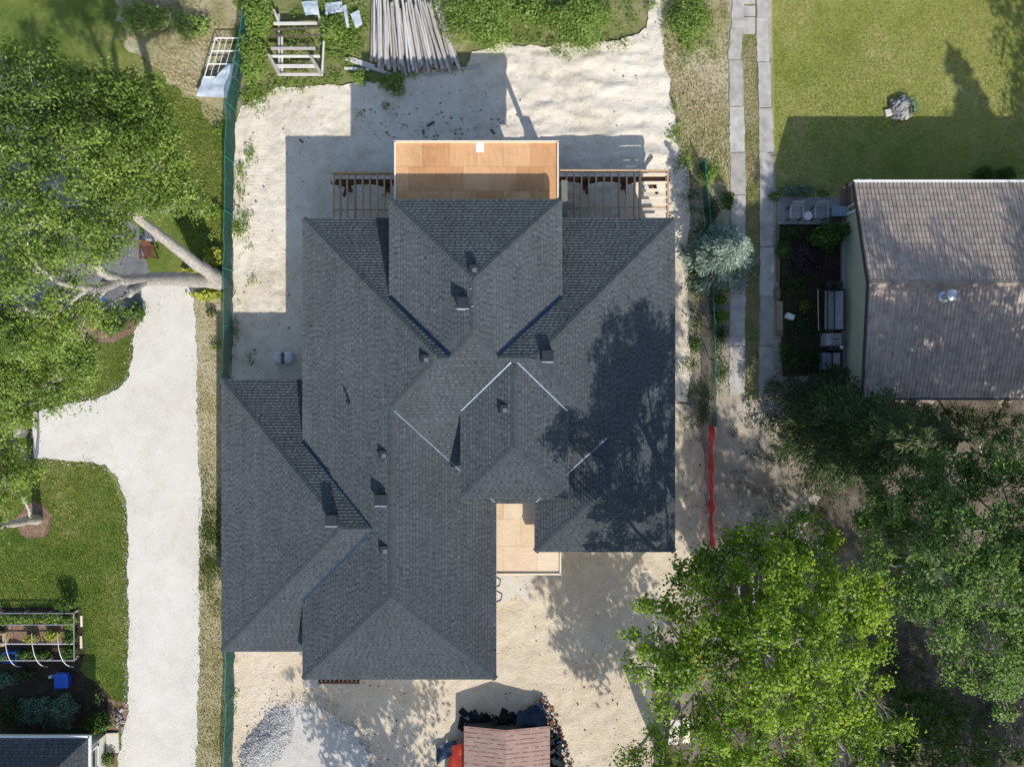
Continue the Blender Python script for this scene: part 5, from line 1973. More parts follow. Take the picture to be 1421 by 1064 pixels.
# two pale leaning trunks by the green fence carry the big crown upper left
def tp(px, py, z, r):
    q = at(px, py, z)
    return (q.x, q.y, z, r)
tree("broadleaf_tree", "huge pale barked tree with two leaning trunks rooted beside the green fence", at(300, 386),
     [[tp(306, 390, 0, .48), tp(285, 389, .9, .37), tp(240, 387, 3.6, .31), tp(200, 388, 6.2, .26), tp(165, 390, 8.0, .19), tp(135, 402, 9.2, .16), tp(110, 398, 10.2, .12), tp(75, 390, 11.5, .08), tp(40, 355, 12.5, .05)],
      [tp(301, 385, .3, .36), tp(275, 368, 2.4, .28), tp(240, 340, 4.8, .24), tp(215, 322, 6.6, .2), tp(185, 295, 8.8, .18), tp(140, 260, 10.6, .12), tp(90, 215, 12.0, .07)],
      [tp(172, 390, 7.6, .19), tp(145, 380, 9.0, .17), tp(133, 366, 9.8, .15)],
      [tp(200, 389, 6.2, .2), tp(178, 408, 7.6, .17)],
      [tp(120, 290, 10.8, .12), tp(85, 300, 11.6, .10), tp(70, 335, 11.0, .09), tp(78, 270, 12.0, .05)],
      [tp(60, 432, 10.0, .05), tp(34, 428, 10.4, .12), tp(4, 440, 10.4, .17)]],
     [B(50, 145, 62, 12.4, 2600), B(120, 135, 55, 11.6, 2200), B(185, 160, 48, 10.6, 2000), B(215, 178, 32, 10.0, 1000), B(200, 132, 30, 10, 700), B(170, 112, 30, 10.4, 800),
      B(225, 222, 34, 9.8, 1000), B(248, 258, 28, 9.2, 700), B(270, 282, 22, 8.8, 380), B(180, 225, 55, 11, 2200), B(110, 215, 60, 12.5, 2600), B(35, 225, 60, 13, 2500), B(-30, 180, 70, 12.5, 2500),
      B(225, 285, 28, 8.8, 450), B(150, 285, 50, 11, 1900), B(200, 265, 36, 9.8, 1000), B(45, 300, 50, 13, 1500), B(100, 330, 52, 12, 1900), B(150, 330, 36, 10.4, 900), B(40, 375, 50, 12, 1700), B(-30, 320, 60, 12.5, 2000),
      B(90, 380, 30, 10.6, 500), B(105, 432, 40, 9.4, 1100), B(140, 432, 28, 8.4, 450), B(60, 450, 45, 10, 1400), B(15, 460, 45, 10.5, 1500), B(-30, 420, 50, 11, 1500), B(90, 475, 34, 8.8, 800),
      B(22, 90, 34, 11, 600), B(60, 75, 26, 10, 350)],
     L['poplar'], M['bark'], 101, .10, 1.7, .44, M['twig'], per=85, hollow=.15, aspect=.62, twigs=8)
tree("broadleaf_tree", "leafy pale green tree at the left edge overhanging the gravel turning bay", at(20, 600),
     [[tp(30, 600, 0, .32), tp(10, 590, 4, .26), tp(-15, 570, 7.5, .17), tp(-40, 550, 9.5, .08)]],
     [B(30, 520, 44, 8.4, 1700), B(85, 525, 42, 7.6, 1500), B(115, 500, 30, 7.4, 800), B(20, 572, 36, 7.8, 1100), B(70, 552, 26, 7.0, 600), B(-10, 600, 34, 7.4, 900), B(8, 625, 24, 6.6, 500), B(28, 660, 20, 5.8, 380), B(-10, 660, 36, 6.6, 900), B(-40, 540, 60, 8.6, 1800), B(118, 535, 16, 6.6, 220), B(52, 652, 14, 5.4, 150), B(10, 690, 18, 5.6, 250)],
     L['poplar'], M['bark'], 102, .10, 2.1, .42, M['twig'], per=90, hollow=.15, aspect=.62)
tree("broadleaf_tree", "pale trunked tree rising from a bark ring in the left lawn", at(50, 720),
     [[tp(52, 720, 0, .26), tp(46, 721, 1.0, .21), tp(20, 726, 3.4, .17), tp(-15, 733, 6.0, .13), tp(-50, 740, 8, .08)], [tp(41, 722, 1.6, .09), tp(40, 706, 2.6, .06), tp(30, 690, 4.2, .05)]],
     [B(-60, 735, 60, 9, 1500), B(-100, 770, 70, 9.5, 1500), B(-80, 690, 50, 8.5, 900)], L['poplar'], M['bark'], 103, .17, 1.0, .4, M['twig'])
# bright green tree, lower right
tree("broadleaf_tree", "wide bright yellow green tree covering the lower right of the front yard", at(1010, 830),
     [[tp(1006, 838, 0, .38), tp(1012, 850, 2.5, .31), tp(1030, 870, 5.6, .24), tp(1045, 890, 8.8, .15), tp(1055, 905, 11.6, .07)], [tp(1020, 858, 3.6, .18), tp(985, 890, 5.6, .11), tp(950, 920, 9.0, .05)], [tp(1030, 870, 5.2, .17), tp(1090, 860, 7.2, .11), tp(1150, 845, 9.0, .05)]],
     [B(960, 800, 34, 8.9, 900), B(1005, 775, 40, 9.7, 1300), B(1040, 755, 36, 9.9, 1000), B(1110, 745, 30, 9.0, 700), B(1140, 760, 34, 9.2, 800), B(1005, 835, 50, 11.1, 1700), B(1075, 805, 50, 11.5, 1700), B(1135, 810, 50, 11.0, 1800), B(1190, 830, 40, 10.6, 1200), B(1220, 845, 24, 10.0, 450), B(1050, 880, 55, 12.7, 1900), B(1115, 885, 58, 12.0, 2200), B(1175, 900, 45, 11.0, 1400), B(1210, 925, 30, 10.0, 600),
      B(960, 880, 44, 10.7, 1300), B(920, 850, 28, 9.1, 420), B(895, 832, 14, 8.3, 130), B(905, 893, 30, 11.4, 480), B(882, 925, 16, 10.0, 170), B(930, 940, 44, 11.6, 1200), B(1000, 935, 45, 11.5, 1300), B(1070, 955, 58, 12.5, 2100), B(1140, 960, 55, 11.2, 2000), B(1200, 985, 44, 10.2, 1300), B(1230, 1010, 30, 9.4, 600),
      B(985, 1000, 44, 9.9, 1200), B(915, 985, 22, 10.4, 260), B(905, 1045, 40, 4.6, 900), B(870, 1060, 18, 3.6, 260), B(960, 1050, 50, 8.9, 1400), B(1030, 1030, 54, 11.1, 1800), B(1105, 1035, 55, 10.8, 1900), B(1175, 1045, 48, 10.0, 1500), B(1000, 1100, 60, 9.4, 1500), B(1100, 1110, 70, 10.0, 1800)],
     L['maple'], M['bark'], 104, .112, 1.3, .42, M['twig'], per=95, hollow=.15, aspect=.8)
tree("broadleaf_tree", "large cool green tree at the right edge below the brown roofed house", at(1290, 740),
     [[tp(1262, 745, 0, .42), tp(1275, 755, 3, .34), tp(1300, 770, 6, .24), tp(1330, 790, 8.5, .13)], [tp(1280, 757, 3.5, .2), tp(1340, 730, 6.5, .14), tp(1400, 715, 8.5, .06)]],
     [B(1232, 690, 38, 7.6, 1300), B(1270, 660, 34, 7.8, 1000), B(1320, 665, 44, 8.6, 1500), B(1385, 660, 46, 9, 1600), B(1440, 690, 50, 9, 1400), B(1225, 735, 40, 7.8, 1300), B(1285, 725, 50, 9, 1800), B(1350, 735, 55, 10, 2000), B(1410, 755, 52, 10, 1800), B(1245, 785, 46, 8.6, 1300), B(1310, 800, 55, 10.2, 2000), B(1375, 815, 55, 10.4, 2000), B(1430, 840, 50, 10, 1500),
      B(1265, 835, 32, 8.4, 700), B(1320, 865, 45, 9.6, 1400), B(1375, 890, 48, 9.8, 1600), B(1345, 925, 34, 8.8, 800), B(1395, 945, 38, 9, 1000), B(1430, 920, 40, 9.4, 1000), B(1300, 640, 18, 7.2, 260), B(1395, 985, 20, 8, 260), B(1200, 715, 20, 7, 350)],
     L['oak'], M['bark'], 105, .11, 1.65, .42, M['twig'], per=110, hollow=.15, aspect=.62)
tree("young_tree", "small dark green tree standing in deep shade at the bottom right", at(1265, 1010),
     [[tp(1262, 1005, 0, .14), tp(1270, 1012, 2.4, .09), tp(1276, 1018, 4, .04)]],
     [B(1262, 985, 34, 3.4, 1000), B(1310, 990, 34, 3.2, 900), B(1285, 1030, 44, 4.0, 1300), B(1330, 1045, 40, 3.4, 1000), B(1235, 1055, 40, 3.6, 900), B(1390, 1050, 40, 2.6, 700)],
     L['green'], M['darkbark'], 106, .16, 1.0, .36, M['twig'])
tree("young_tree", "dark sapling in the gap below the brown roof's eave beside the bare branch", at(1335, 598),
     [[tp(1335, 600, 0, .08), tp(1342, 598, 1.8, .05), tp(1348, 597, 3, .03)]],
     [B(1330, 592, 30, 2.4, 1400), B(1385, 590, 34, 2.8, 1700), B(1415, 610, 34, 3.0, 1500), B(1300, 612, 24, 2.2, 900)],
     L['dark'], M['darkbark'], 107, .11, 1.0, .34, M['twig'], per=60)
# trees just outside the frame: their shade lies on the roofs and yards in view
def far_tree(label, x, y, h, r, seed, leaf='oak', n=9000, lab_name="broadleaf_tree"):
    rng = np.random.default_rng(seed)
    bl = []
    for i in range(14):
        d = unit(rng.normal(size=3))
        c = np.array([x, y, h - r * .95]) + d * np.array([r * .62, r * .62, r * .55])
        bl.append((tuple(c), r * .45, n / 14))
    tree(lab_name, label, (x, y, 0), [[(x, y, 0, .35), (x, y, h * .4, .25), (x, y, h * .75, .12)]], bl, L[leaf], M['bark'], seed, .22, 1.0, .5, M['twig'])
far_tree("tall tree beyond the right edge shading the brown ribbed roof", 22.2, -6.7, 14.6, 4.5, 201, n=16000)
far_tree("second tall tree beyond the right edge shading the roof's east end", 28.8, -6.6, 14.6, 4.6, 207, n=16000)
far_tree("tree beyond the bottom edge shading sand near the entry", 8.6, -21.2, 11, 3.4, 202, 'maple', 8000)
far_tree("tree beyond the bottom edge shading the gravel heap", -3.2, -25.6, 10.5, 3.9, 203, 'maple', 9000)
far_tree("tall tree beyond the right edge behind the brown roofed house", 32.4, 5.8, 11.5, 4.4, 204, 'oak', 22000)
far_tree("tree beyond the bottom edge dappling the driveway end", 15.6, -18.4, 13, 4.2, 208, 'oak', 13000)
far_tree("broad tree beyond the bottom right corner shading the dark woodland floor", 20.0, -22.6, 12.5, 4.8, 205, 'oak', 14000)
far_tree("wide tree beyond the bottom right corner darkening the woodland floor", 26.0, -24.0, 13.5, 5.0, 206, 'oak', 15000)


def conifer(name, label, base, h, r, leaf, seed, tiers=13, per=15, spray=.30, droop=.35, tip=1.0, bark='darkbark', lean=(0, 0), per_m=26, w=.22, top_r=.0, lift=.0, taper=.85, rough=.75):
    """whorled branches with flat needle sprays"""
    rng = np.random.default_rng(seed)
    t = thing(name, label, "tree", base)
    x, y = base[0], base[1]
    tb = MB()
    tb.tube([(x, y, 0), (x + lean[0] * .5, y + lean[1] * .5, h * .5), (x + lean[0], y + lean[1], h)], [.03 * h, .018 * h, .006 * h], 8)
    tb.build("trunk", M[bark], t)
    br = MB()
    P, T = [], []
    for i in range(tiers):
        u = i / (tiers - 1)
        z = h * (.10 + .88 * u)
        rad = max(top_r, r * (1 - u) ** taper + .08)
        k = max(4, int(per * (1 - .6 * u)))
        a0 = rng.uniform(0, 6.28)
        for j in range(k):
            a = a0 + 6.283 * j / k + rng.normal(0, .12)
            rl = rad * rng.uniform(rough, 1.14)
            zz = z + rng.normal(0, h * .02)
            d = np.array([math.cos(a), math.sin(a)])
            cx_, cy_ = x + lean[0] * u, y + lean[1] * u
            end = (cx_ + d[0] * rl, cy_ + d[1] * rl, max(.12, zz - droop * rl + lift * rl * .5))
            mid = (cx_ + d[0] * rl * .5, cy_ + d[1] * rl * .5, zz - droop * rl * .30 + lift * rl * .3)
            br.tube([(cx_, cy_, zz), mid, end], [.022, .014, .005], 4, cap=False)
            n = int(per_m * rl * (1 + rl * .25)) + 6
            s = rng.random(n) ** .7
            px_ = cx_ + d[0] * rl * s
            py_ = cy_ + d[1] * rl * s
            pz = zz - droop * rl * s ** 1.4 + lift * rl * .5 * s
            side = rng.normal(0, 1, n) * w * rl * (1 - .55 * s) + rng.normal(0, .04, n)
            px_ = px_ - d[1] * side
            py_ = py_ + d[0] * side
            pz = np.maximum(.06, pz - np.abs(side) * .25 + rng.normal(0, .03, n))
            # each spray points out along its branch, fanned by its side offset
            dirs = np.stack([d[0] - d[1] * np.sign(side) * rng.uniform(.1, .9, n), d[1] + d[0] * np.sign(side) * rng.uniform(.1, .9, n), -droop * .6 + lift * .5 + rng.normal(0, .25, n)], 1)
            dirs = unit(dirs)
            ct = rng.normal(0, .1)
            P.append((np.stack([px_, py_, pz], 1), dirs))
            T.append(np.clip(rng.normal(.42 + .18 * u, .2, n) + ct, 0, 1))
    br.build("branches", M[bark], t, kind="stuff")
    c = np.concatenate([p[0] for p in P])
    d = np.concatenate([p[1] for p in P])
    n = len(c)
    upv = unit(np.array([0, 0, 1.0]) + rng.normal(size=(n, 3)) * .45)
    b = unit(np.cross(d, upv))
    s = spray * rng.uniform(.6, 1.3, (n, 1))
    ww = s * .28
    q = np.empty((n, 4, 3))
    q[:, 0] = c - d * s * .45
    q[:, 1] = c + b * ww * .5
    q[:, 2] = c + d * s * .55
    q[:, 3] = c - b * ww * .5
    q[..., 2] = np.maximum(q[..., 2], .03)
    fast_mesh("foliage", q.reshape(-1, 3), 4, leaf, t, tone=np.concatenate(T))
    return t


conifer("silver_spruce", "round silvery blue green spruce growing between the house and concrete strips", at(990, 362), 4.7, 1.75, L['spruce'], 301, tiers=14, per=14, spray=.20, droop=.16, lean=(0, 0), per_m=75, w=.24, lift=.10, rough=.6)
conifer("cedar_tree", "dark feathery cedar at the lower left corner of the brown roofed house", at(1130, 592), 10.0, 2.9, L['cedar'], 302, tiers=24, per=11, taper=.6, spray=.20, droop=.22, per_m=85, w=.22, rough=.45)
conifer("cedar_tree", "second dark cedar under the brown roof edge right of the first", at(1200, 592), 8.0, 2.2, L['cedar'], 303, tiers=16, taper=.65, per=10, spray=.19, droop=.25, per_m=75, w=.22, rough=.45)
conifer("conifer_tree", "slim dark conifer beyond the right edge casting its pointed shadow on the lawn", (28.1, 1.2, 0), 12.5, 1.9, L['cedar'], 304, tiers=22, per=14, spray=.45, droop=.3, per_m=70, w=.25, taper=.55)
conifer("conifer_tree", "tall dark conifer beyond the right edge behind the slim one", (32.5, 2.0, 0), 14, 2.6, L['cedar'], 305, tiers=22, per=14, spray=.5, droop=.3, per_m=40, w=.25)


def bush(name, label, px, py, rpx, h, leaf, seed, n=900, lsize=.10, cat="shrub", ry=None, group=None, aspect=.55, stems=5, up=.55):
    rng = np.random.default_rng(seed)
    z = h * .55
    c = at(px, py, z)
    r = rpx * K
    ryy = (ry or rpx) * K
    t = thing(name, label, cat, (c.x, c.y, 0), group)
    d = unit(rng.normal(size=(n, 3)))
    d[:, 2] = np.abs(d[:, 2]) * rng.choice([1, 1, 1, -.4], n)
    lump = 1 + .16 * np.sin(d[:, 0] * 5 + seed) + .13 * np.sin(d[:, 1] * 6 + seed * 2) + .1 * np.sin(d[:, 2] * 7 + seed)
    rad = rng.uniform(.55, 1.05, n) * lump
    pos = np.stack([c.x + d[:, 0] * r * rad, c.y + d[:, 1] * ryy * rad, np.maximum(.05, h * .42 + d[:, 2] * h * .58 * rad)], 1)
    tone = np.clip(rng.normal(.45, .2, n) + .12 * np.sin(d[:, 0] * 7 + d[:, 1] * 9), 0, 1)
    fast_mesh("foliage", leaves_np(pos, lsize, rng, up=up, outward=d * .6, aspect=aspect), 4, leaf, t, tone=tone)
    sm = MB()
    for i in range(stems):
        a = rng.uniform(0, 6.28)
        sm.tube([(c.x, c.y, 0), (c.x + r * .3 * math.cos(a), c.y + ryy * .3 * math.sin(a), h * .4), (c.x + r * .6 * math.cos(a), c.y + ryy * .6 * math.sin(a), h * .75)], [.025, .018, .008], 5, cap=False)
    sm.build("stems", M['darkbark'], t)
    return t


# beds and shrubs, left
bush("hosta", "bright yellow green hosta clump right of the second trunk by the green fence", 295, 357, 12, .6, L['hosta'], 401, 170, .22, "plant", 13, aspect=.7)
bush("hosta", "bright yellow green hosta clump in the fork between the two pale trunks", 266, 377, 11, .4, L['hosta'], 402, 130, .20, "plant", 7, aspect=.7)
bush("hosta", "long bright yellow green hosta row directly below the leaning trunk base", 288, 409, 22, .45, L['hosta'], 403, 240, .20, "plant", 8, aspect=.7)
bush("shrub", "flowering pale shrub in the grass strip above the hostas by the fence", 299, 292, 9, .5, L['weed'], 404, 160, .12, ry=11)
bush("shrub", "small pale shrub below the flowering one beside the green fence", 288, 330, 9, .4, L['weed'], 405, 130, .11)
bush("shrub", "low dark shrub in dry grass by the fence right of the drive", 293, 433, 7, .35, L['dark'], 406, 120, .10)
bush("shrub", "small leafy weed in dry grass by the fence, midway down the drive", 299, 479, 8, .3, L['weed'], 407, 110, .10)
bush("shrub", "lone pale leafy clump on bare soil above the green lawn by the fence", 302, 178, 8, .3, L['weed'], 408, 90, .10)
bush("shrub", "green rounded shrub at the right end of the bark bed", 186, 434, 17, .8, L['green'], 409, 700, .12, ry=13)
bush("shrub", "green spreading shrub in the middle of the bark bed", 154, 452, 22, .8, L['green'], 410, 900, .12, ry=12)
bush("shrub", "yellowish shrub peeking out left of the bark bed", 85, 468, 18, .7, L['lime'], 411, 420, .12, ry=10)
bush("shrub", "rounded dark green shrub at the left end of the cottage hedge row", 14, 986, 15, 1.0, L['dark'], 412, 1200, .10, ry=19)
bush("shrub", "bluish silver shrub second in the row above the cottage", 37, 988, 12, .8, L['bluegreen'], 413, 900, .10, ry=18)
bush("shrub", "pale grey green shrub third in the row above the cottage", 58, 985, 12, .8, L['bluegreen'], 414, 800, .10, ry=20)
bush("shrub", "large blue green shrub at the right end of the row above the cottage", 86, 985, 22, 1.0, L['bluegreen'], 415, 1900, .10, ry=20)
bush("shrub", "bright green slanting shrub at the cottage corner by the white gutter", 137, 1004, 21, .9, L['green'], 416, 900, .13, ry=12)
bush("shrub", "small dark shrub in shade between the cottage shrubs and the lawn", 130, 968, 10, .6, L['dark'], 417, 260, .10, ry=12)
bush("shrub", "leafy plant at the left bottom beside the cottage drive edge", 150, 1052, 10, .5, L['green'], 418, 220, .12)
bush("tomato_plant", "dark leafy tomato plant behind the netting above the vegetable bed", 92, 838, 14, 1.0, L['green'], 419, 420, .12, "plant", 9)
for i, (px, py, r_, ry_, lf, lab) in enumerate(((12, 859, 12, 8, 'weed', "leafy greens at the left of the bed's top row"), (36, 859, 12, 7, 'weed', "leafy greens second from left in the bed's top row"), (58, 858, 12, 7, 'lime', "yellowish greens in the middle of the bed's top row"), (78, 858, 12, 8, 'weed', "pale greens right of middle in the bed's top row"),
                                              (97, 862, 9, 10, 'weed', "bushy greens at the upper right bed corner"), (98, 884, 9, 12, 'green', "dark greens halfway down the bed's right end"), (95, 905, 10, 9, 'green', "greens at the lower right bed corner beside the hoop"),
                                              (72, 881, 9, 7, 'hosta', "bright yellow lettuce clump in the bed centre"), (43, 886, 7, 6, 'hosta', "small yellow lettuce beside the middle hoop"), (32, 908, 12, 6, 'green', "green row plants between the first and middle hoops"), (58, 909, 14, 6, 'green', "green row plants right of the middle hoop"), (6, 911, 8, 5, 'bluegreen', "bluish leaves at the far left of the bed's lower row"), (6, 944, 12, 10, 'bluegreen', "bluish cabbage clump below the bed at the left edge"), (32, 936, 12, 8, 'dark', "dark low plants in shade below the bed"))):
    bush("vegetable_plant", lab, px, py, r_ * 1.15, .5, L[lf], 430 + i, 420, .10, "plant", ry_, aspect=.65)
# beds and shrubs, right
bush("shrub", "broad bright green shrub at the patio corner of the cream house", 1147, 330, 22, 1.2, L['green'], 460, 1500, .14, ry=17, aspect=.7)
bush("shrub", "leafy shrub against the cream wall right of the bright green shrub", 1168, 320, 11, 1.3, L['green'], 461, 500, .12, ry=11, aspect=.7)
bush("shrub", "wide purple leaved shrub in the shaded bed below the green shrub", 1119, 360, 24, 1.0, L['purple'], 462, 1600, .11, ry=22)
bush("shrub", "dark green shrub by the timber edging left of the purple shrub", 1088, 347, 11, .7, L['green'], 463, 450, .11, ry=12)
bush("shrub", "dark low shrub below the patio kerb beside the timber edging", 1103, 322, 20, .6, L['dark'], 464, 700, .10, ry=9)
bush("shrub", "dark green shrub below the purple shrub in the shaded bed", 1108, 392, 18, .7, L['dark'], 465, 700, .10, ry=14)
bush("shrub", "yellow tipped small shrub left of the swing in the shaded bed", 1117, 425, 8, .5, L['lime'], 466, 200, .09)
bush("shrub", "dark shrub beside the swing's lower end in the shaded bed", 1112, 455, 20, .6, L['dark'], 467, 700, .10, ry=16)
bush("shrub", "green climbing weed by the bed edge below the brown planks", 1087, 485, 6, .5, L['green'], 468, 260, .10, ry=16)
bush("shrub", "dark shrub mass between the covered bench and the weedy edge", 1118, 500, 22, .8, L['dark'], 469, 900, .10, ry=18)
bush("grey_shrub", "grey green feathery plants along the upper patio edge", 1105, 265, 24, .6, L['bluegreen'], 470, 900, .10, ry=8)
bush("shrub", "green plant at the patio's left corner by the concrete strip", 1075, 272, 7, .5, L['green'], 471, 220, .10)
bush("round_shrub", "left of two dark round clipped shrubs above the brown roof", 1367, 242, 14, .9, L['green'], 472, 1100, .09, ry=11)
bush("round_shrub", "right of two dark round clipped shrubs above the brown roof", 1396, 243, 13, .9, L['green'], 473, 1000, .09, ry=10)
bush("round_shrub", "larger round yellow green shrub between the low fence and left concrete strip", 1001, 438, 10.5, .6, L['lime'], 474, 800, .08, ry=9)
bush("round_shrub", "smaller round yellow green shrub just above the larger one", 1000, 416, 8, .5, L['lime'], 475, 550, .08, ry=7.5)
bush("round_shrub", "yellow green shrub half covered by the silver spruce's lower edge", 1004, 401, 8, .5, L['lime'], 476, 400, .08, ry=6)
bush("shrub", "dark leafy plant beside the left concrete strip above the spruce", 1010, 278, 9, .7, L['green'], 477, 420, .11, ry=13)
bush("shrub", "yellow flowered weed clump at the top of the low green fence", 983, 245, 11, .8, L['weed'], 478, 420, .10, ry=12)
bush("shrub", "green weed clump along the low fence above the silver spruce", 990, 290, 10, .6, L['dark'], 479, 360, .10, ry=16)
bush("trailing_plant", "pale green trailing plant spilling from the stone heap's right side", 1266, 148, 9, .5, L['bluegreen'], 480, 260, .16, "plant", 12, aspect=.25)
bush("trailing_plant", "yellowish trailing weed at the lower right of the stone heap", 1266, 157, 7, .3, L['lime'], 481, 130, .13, "plant", 5, aspect=.3)
# wild bushes at the top
bush("wild_bush", "large bright green wild bush right of the pole pile", 668, 18, 52, 1.5, L['weed'], 490, 9000, .11, ry=44, aspect=.45)
bush("wild_bush", "large bright green wild bush above the tracked sand", 804, 22, 48, 1.5, L['weed'], 491, 9000, .11, ry=38, aspect=.45)
bush("wild_bush", "narrow wild bush between the two larger bright bushes", 738, 12, 30, 1.0, L['weed'], 492, 1300, .14, ry=24, aspect=.45)
bush("wild_bush", "bright green bush against the green fence beside the timber rack", 350, 80, 18, 1.2, L['weed'], 493, 2600, .11, ry=34, aspect=.5)
bush("wild_bush", "tall green bush between the fence and the rack's top end", 358, 20, 18, 1.5, L['weed'], 494, 2800, .11, ry=34, aspect=.5)
bush("wild_bush", "green bush right of the timber rack beside white sheets", 460, 40, 16, .9, L['weed'], 495, 700, .13, ry=16)
bush("wild_bush", "low green bush in weeds under the pole pile's left end", 545, 112, 18, .5, L['weed'], 496, 600, .12, ry=12)
bush("wild_bush", "small green tuft between the pile's planks and sand heap", 500, 106, 14, .5, L['weed'], 497, 420, .11, ry=10)
bush("wild_bush", "wide green bush right of the sandy path at the top", 958, 25, 34, .9, L['weed'], 498, 4200, .10, ry=36, aspect=.45)
bush("wild_bush", "dark bush in tree shade at the upper left beside dry grass", 200, 25, 40, 1.0, L['weed'], 499, 900, .14, ry=22)
bush("wild_bush", "green bush in dry grass above the lattice frame", 265, 35, 26, .7, L['weed'], 500, 600, .13, ry=18)


# ------------------------------------------------------------------ loose ground growth (uncountable)
def blades(name, polys_px, n, hgt, wid, leaf, seed, label, cat="grass", z0=.01, patch=0.0, tilt=.7, holes=(), tone_mu=.45, scale=.45):
    rng = np.random.default_rng(seed)
    out = []
    need = n
    areas = []
    for poly in polys_px:
        a = np.array(px_poly(poly))
        areas.append(abs(np.dot(a[:, 0], np.roll(a[:, 1], 1)) - np.dot(a[:, 1], np.roll(a[:, 0], 1))) / 2)
    for poly, ar in zip(polys_px, areas):
        a = np.array(px_poly(poly))
        k = int(n * ar / sum(areas))
        lo, hi = a.min(0), a.max(0)
        bb = np.prod(hi - lo)
        p = rng.uniform(lo, hi, (int(k * bb / ar * 1.05) + 5, 2))
        p = p[inside_mask([tuple(x) for x in a], p)]
        for hpoly in holes:
            p = p[~inside_mask(px_poly(hpoly), p)]
        out.append(p)
    p = np.concatenate(out)
    nz = np.array([noise.noise((x * scale, y * scale, seed)) + .5 * noise.noise((x * scale * 3.1, y * scale * 3.1, seed + 3)) for x, y in p])
    if patch > 0:
        keep = nz > rng.uniform(-.9, .9, len(p)) * .5 + (patch - .5)
        p, nz = p[keep], nz[keep]
    m = len(p)
    h = hgt * rng.uniform(.5, 1.4, m) * (1 + .3 * nz)
    a = rng.uniform(0, 6.28, m)
    d = np.stack([np.cos(a), np.sin(a)], 1)
    lean = rng.uniform(.1, 1, m) * tilt * h
    w = wid * rng.uniform(.6, 1.4, m)
    V = np.empty((m, 3, 3))
    V[:, 0, :2] = p - d[:, ::-1] * np.array([1, -1]) * w[:, None] * .5
    V[:, 1, :2] = p + d[:, ::-1] * np.array([1, -1]) * w[:, None] * .5
    V[:, 0, 2] = V[:, 1, 2] = z0
    V[:, 2, :2] = p + d * lean[:, None]
    V[:, 2, 2] = z0 + h
    nl = np.array([noise.noise((x * .16, y * .16, seed + 9)) for x, y in p])
    tone = np.clip(rng.normal(tone_mu, .17, m) + nz * .26 + nl * .34, 0, 1)
    o = fast_mesh(name, V.reshape(-1, 3), 3, leaf, tone=tone)
    return tag(o, label, cat, kind="stuff")


drive = [(45, 572), (98, 560), (165, 540), (186, 490), (196, 394), (274, 394), (280, 700), (276, 1064), (160, 1064), (178, 900), (178, 720), (146, 643), (48, 637)]
beds = [[(0, 842), (110, 842), (118, 905), (165, 985), (165, 1064), (0, 1064)], [(108, 430), (200, 428), (202, 448), (160, 476), (108, 470)], [(20, 722), (48, 694), (72, 715), (60, 746), (30, 742)]]
blades("lawn_grass", [[(0, 480), (188, 440), (188, 640), (180, 1010), (0, 1010)]], 80000, .045, .036, L['grass'], 601, "short green grass of the left lawn", holes=[drive] + beds, tone_mu=.32)
blades("lawn_grass", [[(1072, 0), (1421, 0), (1421, 255), (1180, 255), (1150, 270), (1077, 262)]], 90000, .035, .032, L['grass'], 602, "short dry grass of the right lawn", tone_mu=.62)
blades("verge_grass", [[(272, 400), (320, 400), (322, 1064), (276, 1064), (280, 700)]], 9000, .06, .05, L['dryblade'], 603, "dry grass along the drive beside the fence", tone_mu=.55)
blades("verge_grass", [[(276, 690), (322, 720), (322, 830), (277, 790)], [(278, 640), (320, 690), (322, 870), (290, 850)], [(280, 720), (320, 740), (322, 800), (277, 820)]], 9000, .08, .05, L['grass'], 609, "greener grass along the middle of the drive verge", tone_mu=.3, patch=.35)
blades("verge_grass", [[(200, 100), (318, 160), (320, 395), (280, 395), (215, 250)]], 12000, .08, .05, L['grass'], 604, "patchy grass between the big trunks and the fence", tone_mu=.4)
blades("rough_grass_blades", [[(165, 0), (345, 0), (325, 140), (260, 130), (190, 80)]], 8000, .12, .045, L['dryblade'], 605, "dry uncut grass at the upper left", patch=.35)
blades("rough_grass_blades", [[(920, 0), (1012, 0), (1010, 90), (1014, 260), (975, 240), (940, 200), (925, 100)]], 7000, .11, .045, L['dryblade'], 606, "dry uncut grass left of the concrete strips", patch=.3)
blades("strip_grass", [[(1031, 50), (1050, 50), (1055, 300), (1052, 550), (1034, 550), (1035, 300)]], 5000, .06, .04, L['dryblade'], 607, "short grass strip between the concrete tracks", tone_mu=.4)


def weeds(name, spots, seed, label, leaf='weed', lsize=.11, cat="weeds", h=.28):
    """low leafy weeds: spots = (px, py, rx_px, ry_px, n)"""
    rng = np.random.default_rng(seed)
    P = []
    for (px, py, rx, ry, n) in spots:
        c = at(px, py)
        k = max(1, n // 14)
        g_ = rng.normal(size=(k, 2)) * np.array([rx, ry]) * K * .5 + np.array([c.x, c.y])
        for q in g_:
            m = rng.poisson(14)
            hh = h * rng.uniform(.4, 1.2)
            o = rng.normal(size=(m, 2)) * .13
            P.append(np.stack([q[0] + o[:, 0], q[1] + o[:, 1], .04 + hh * rng.random(m)], 1))
    P = np.concatenate(P)
    o = fast_mesh(name, leaves_np(P, lsize, rng, up=.8, aspect=.4), 4, L[leaf], tone=clumpy(rng, len(P)))
    return tag(o, label, cat, kind="stuff")


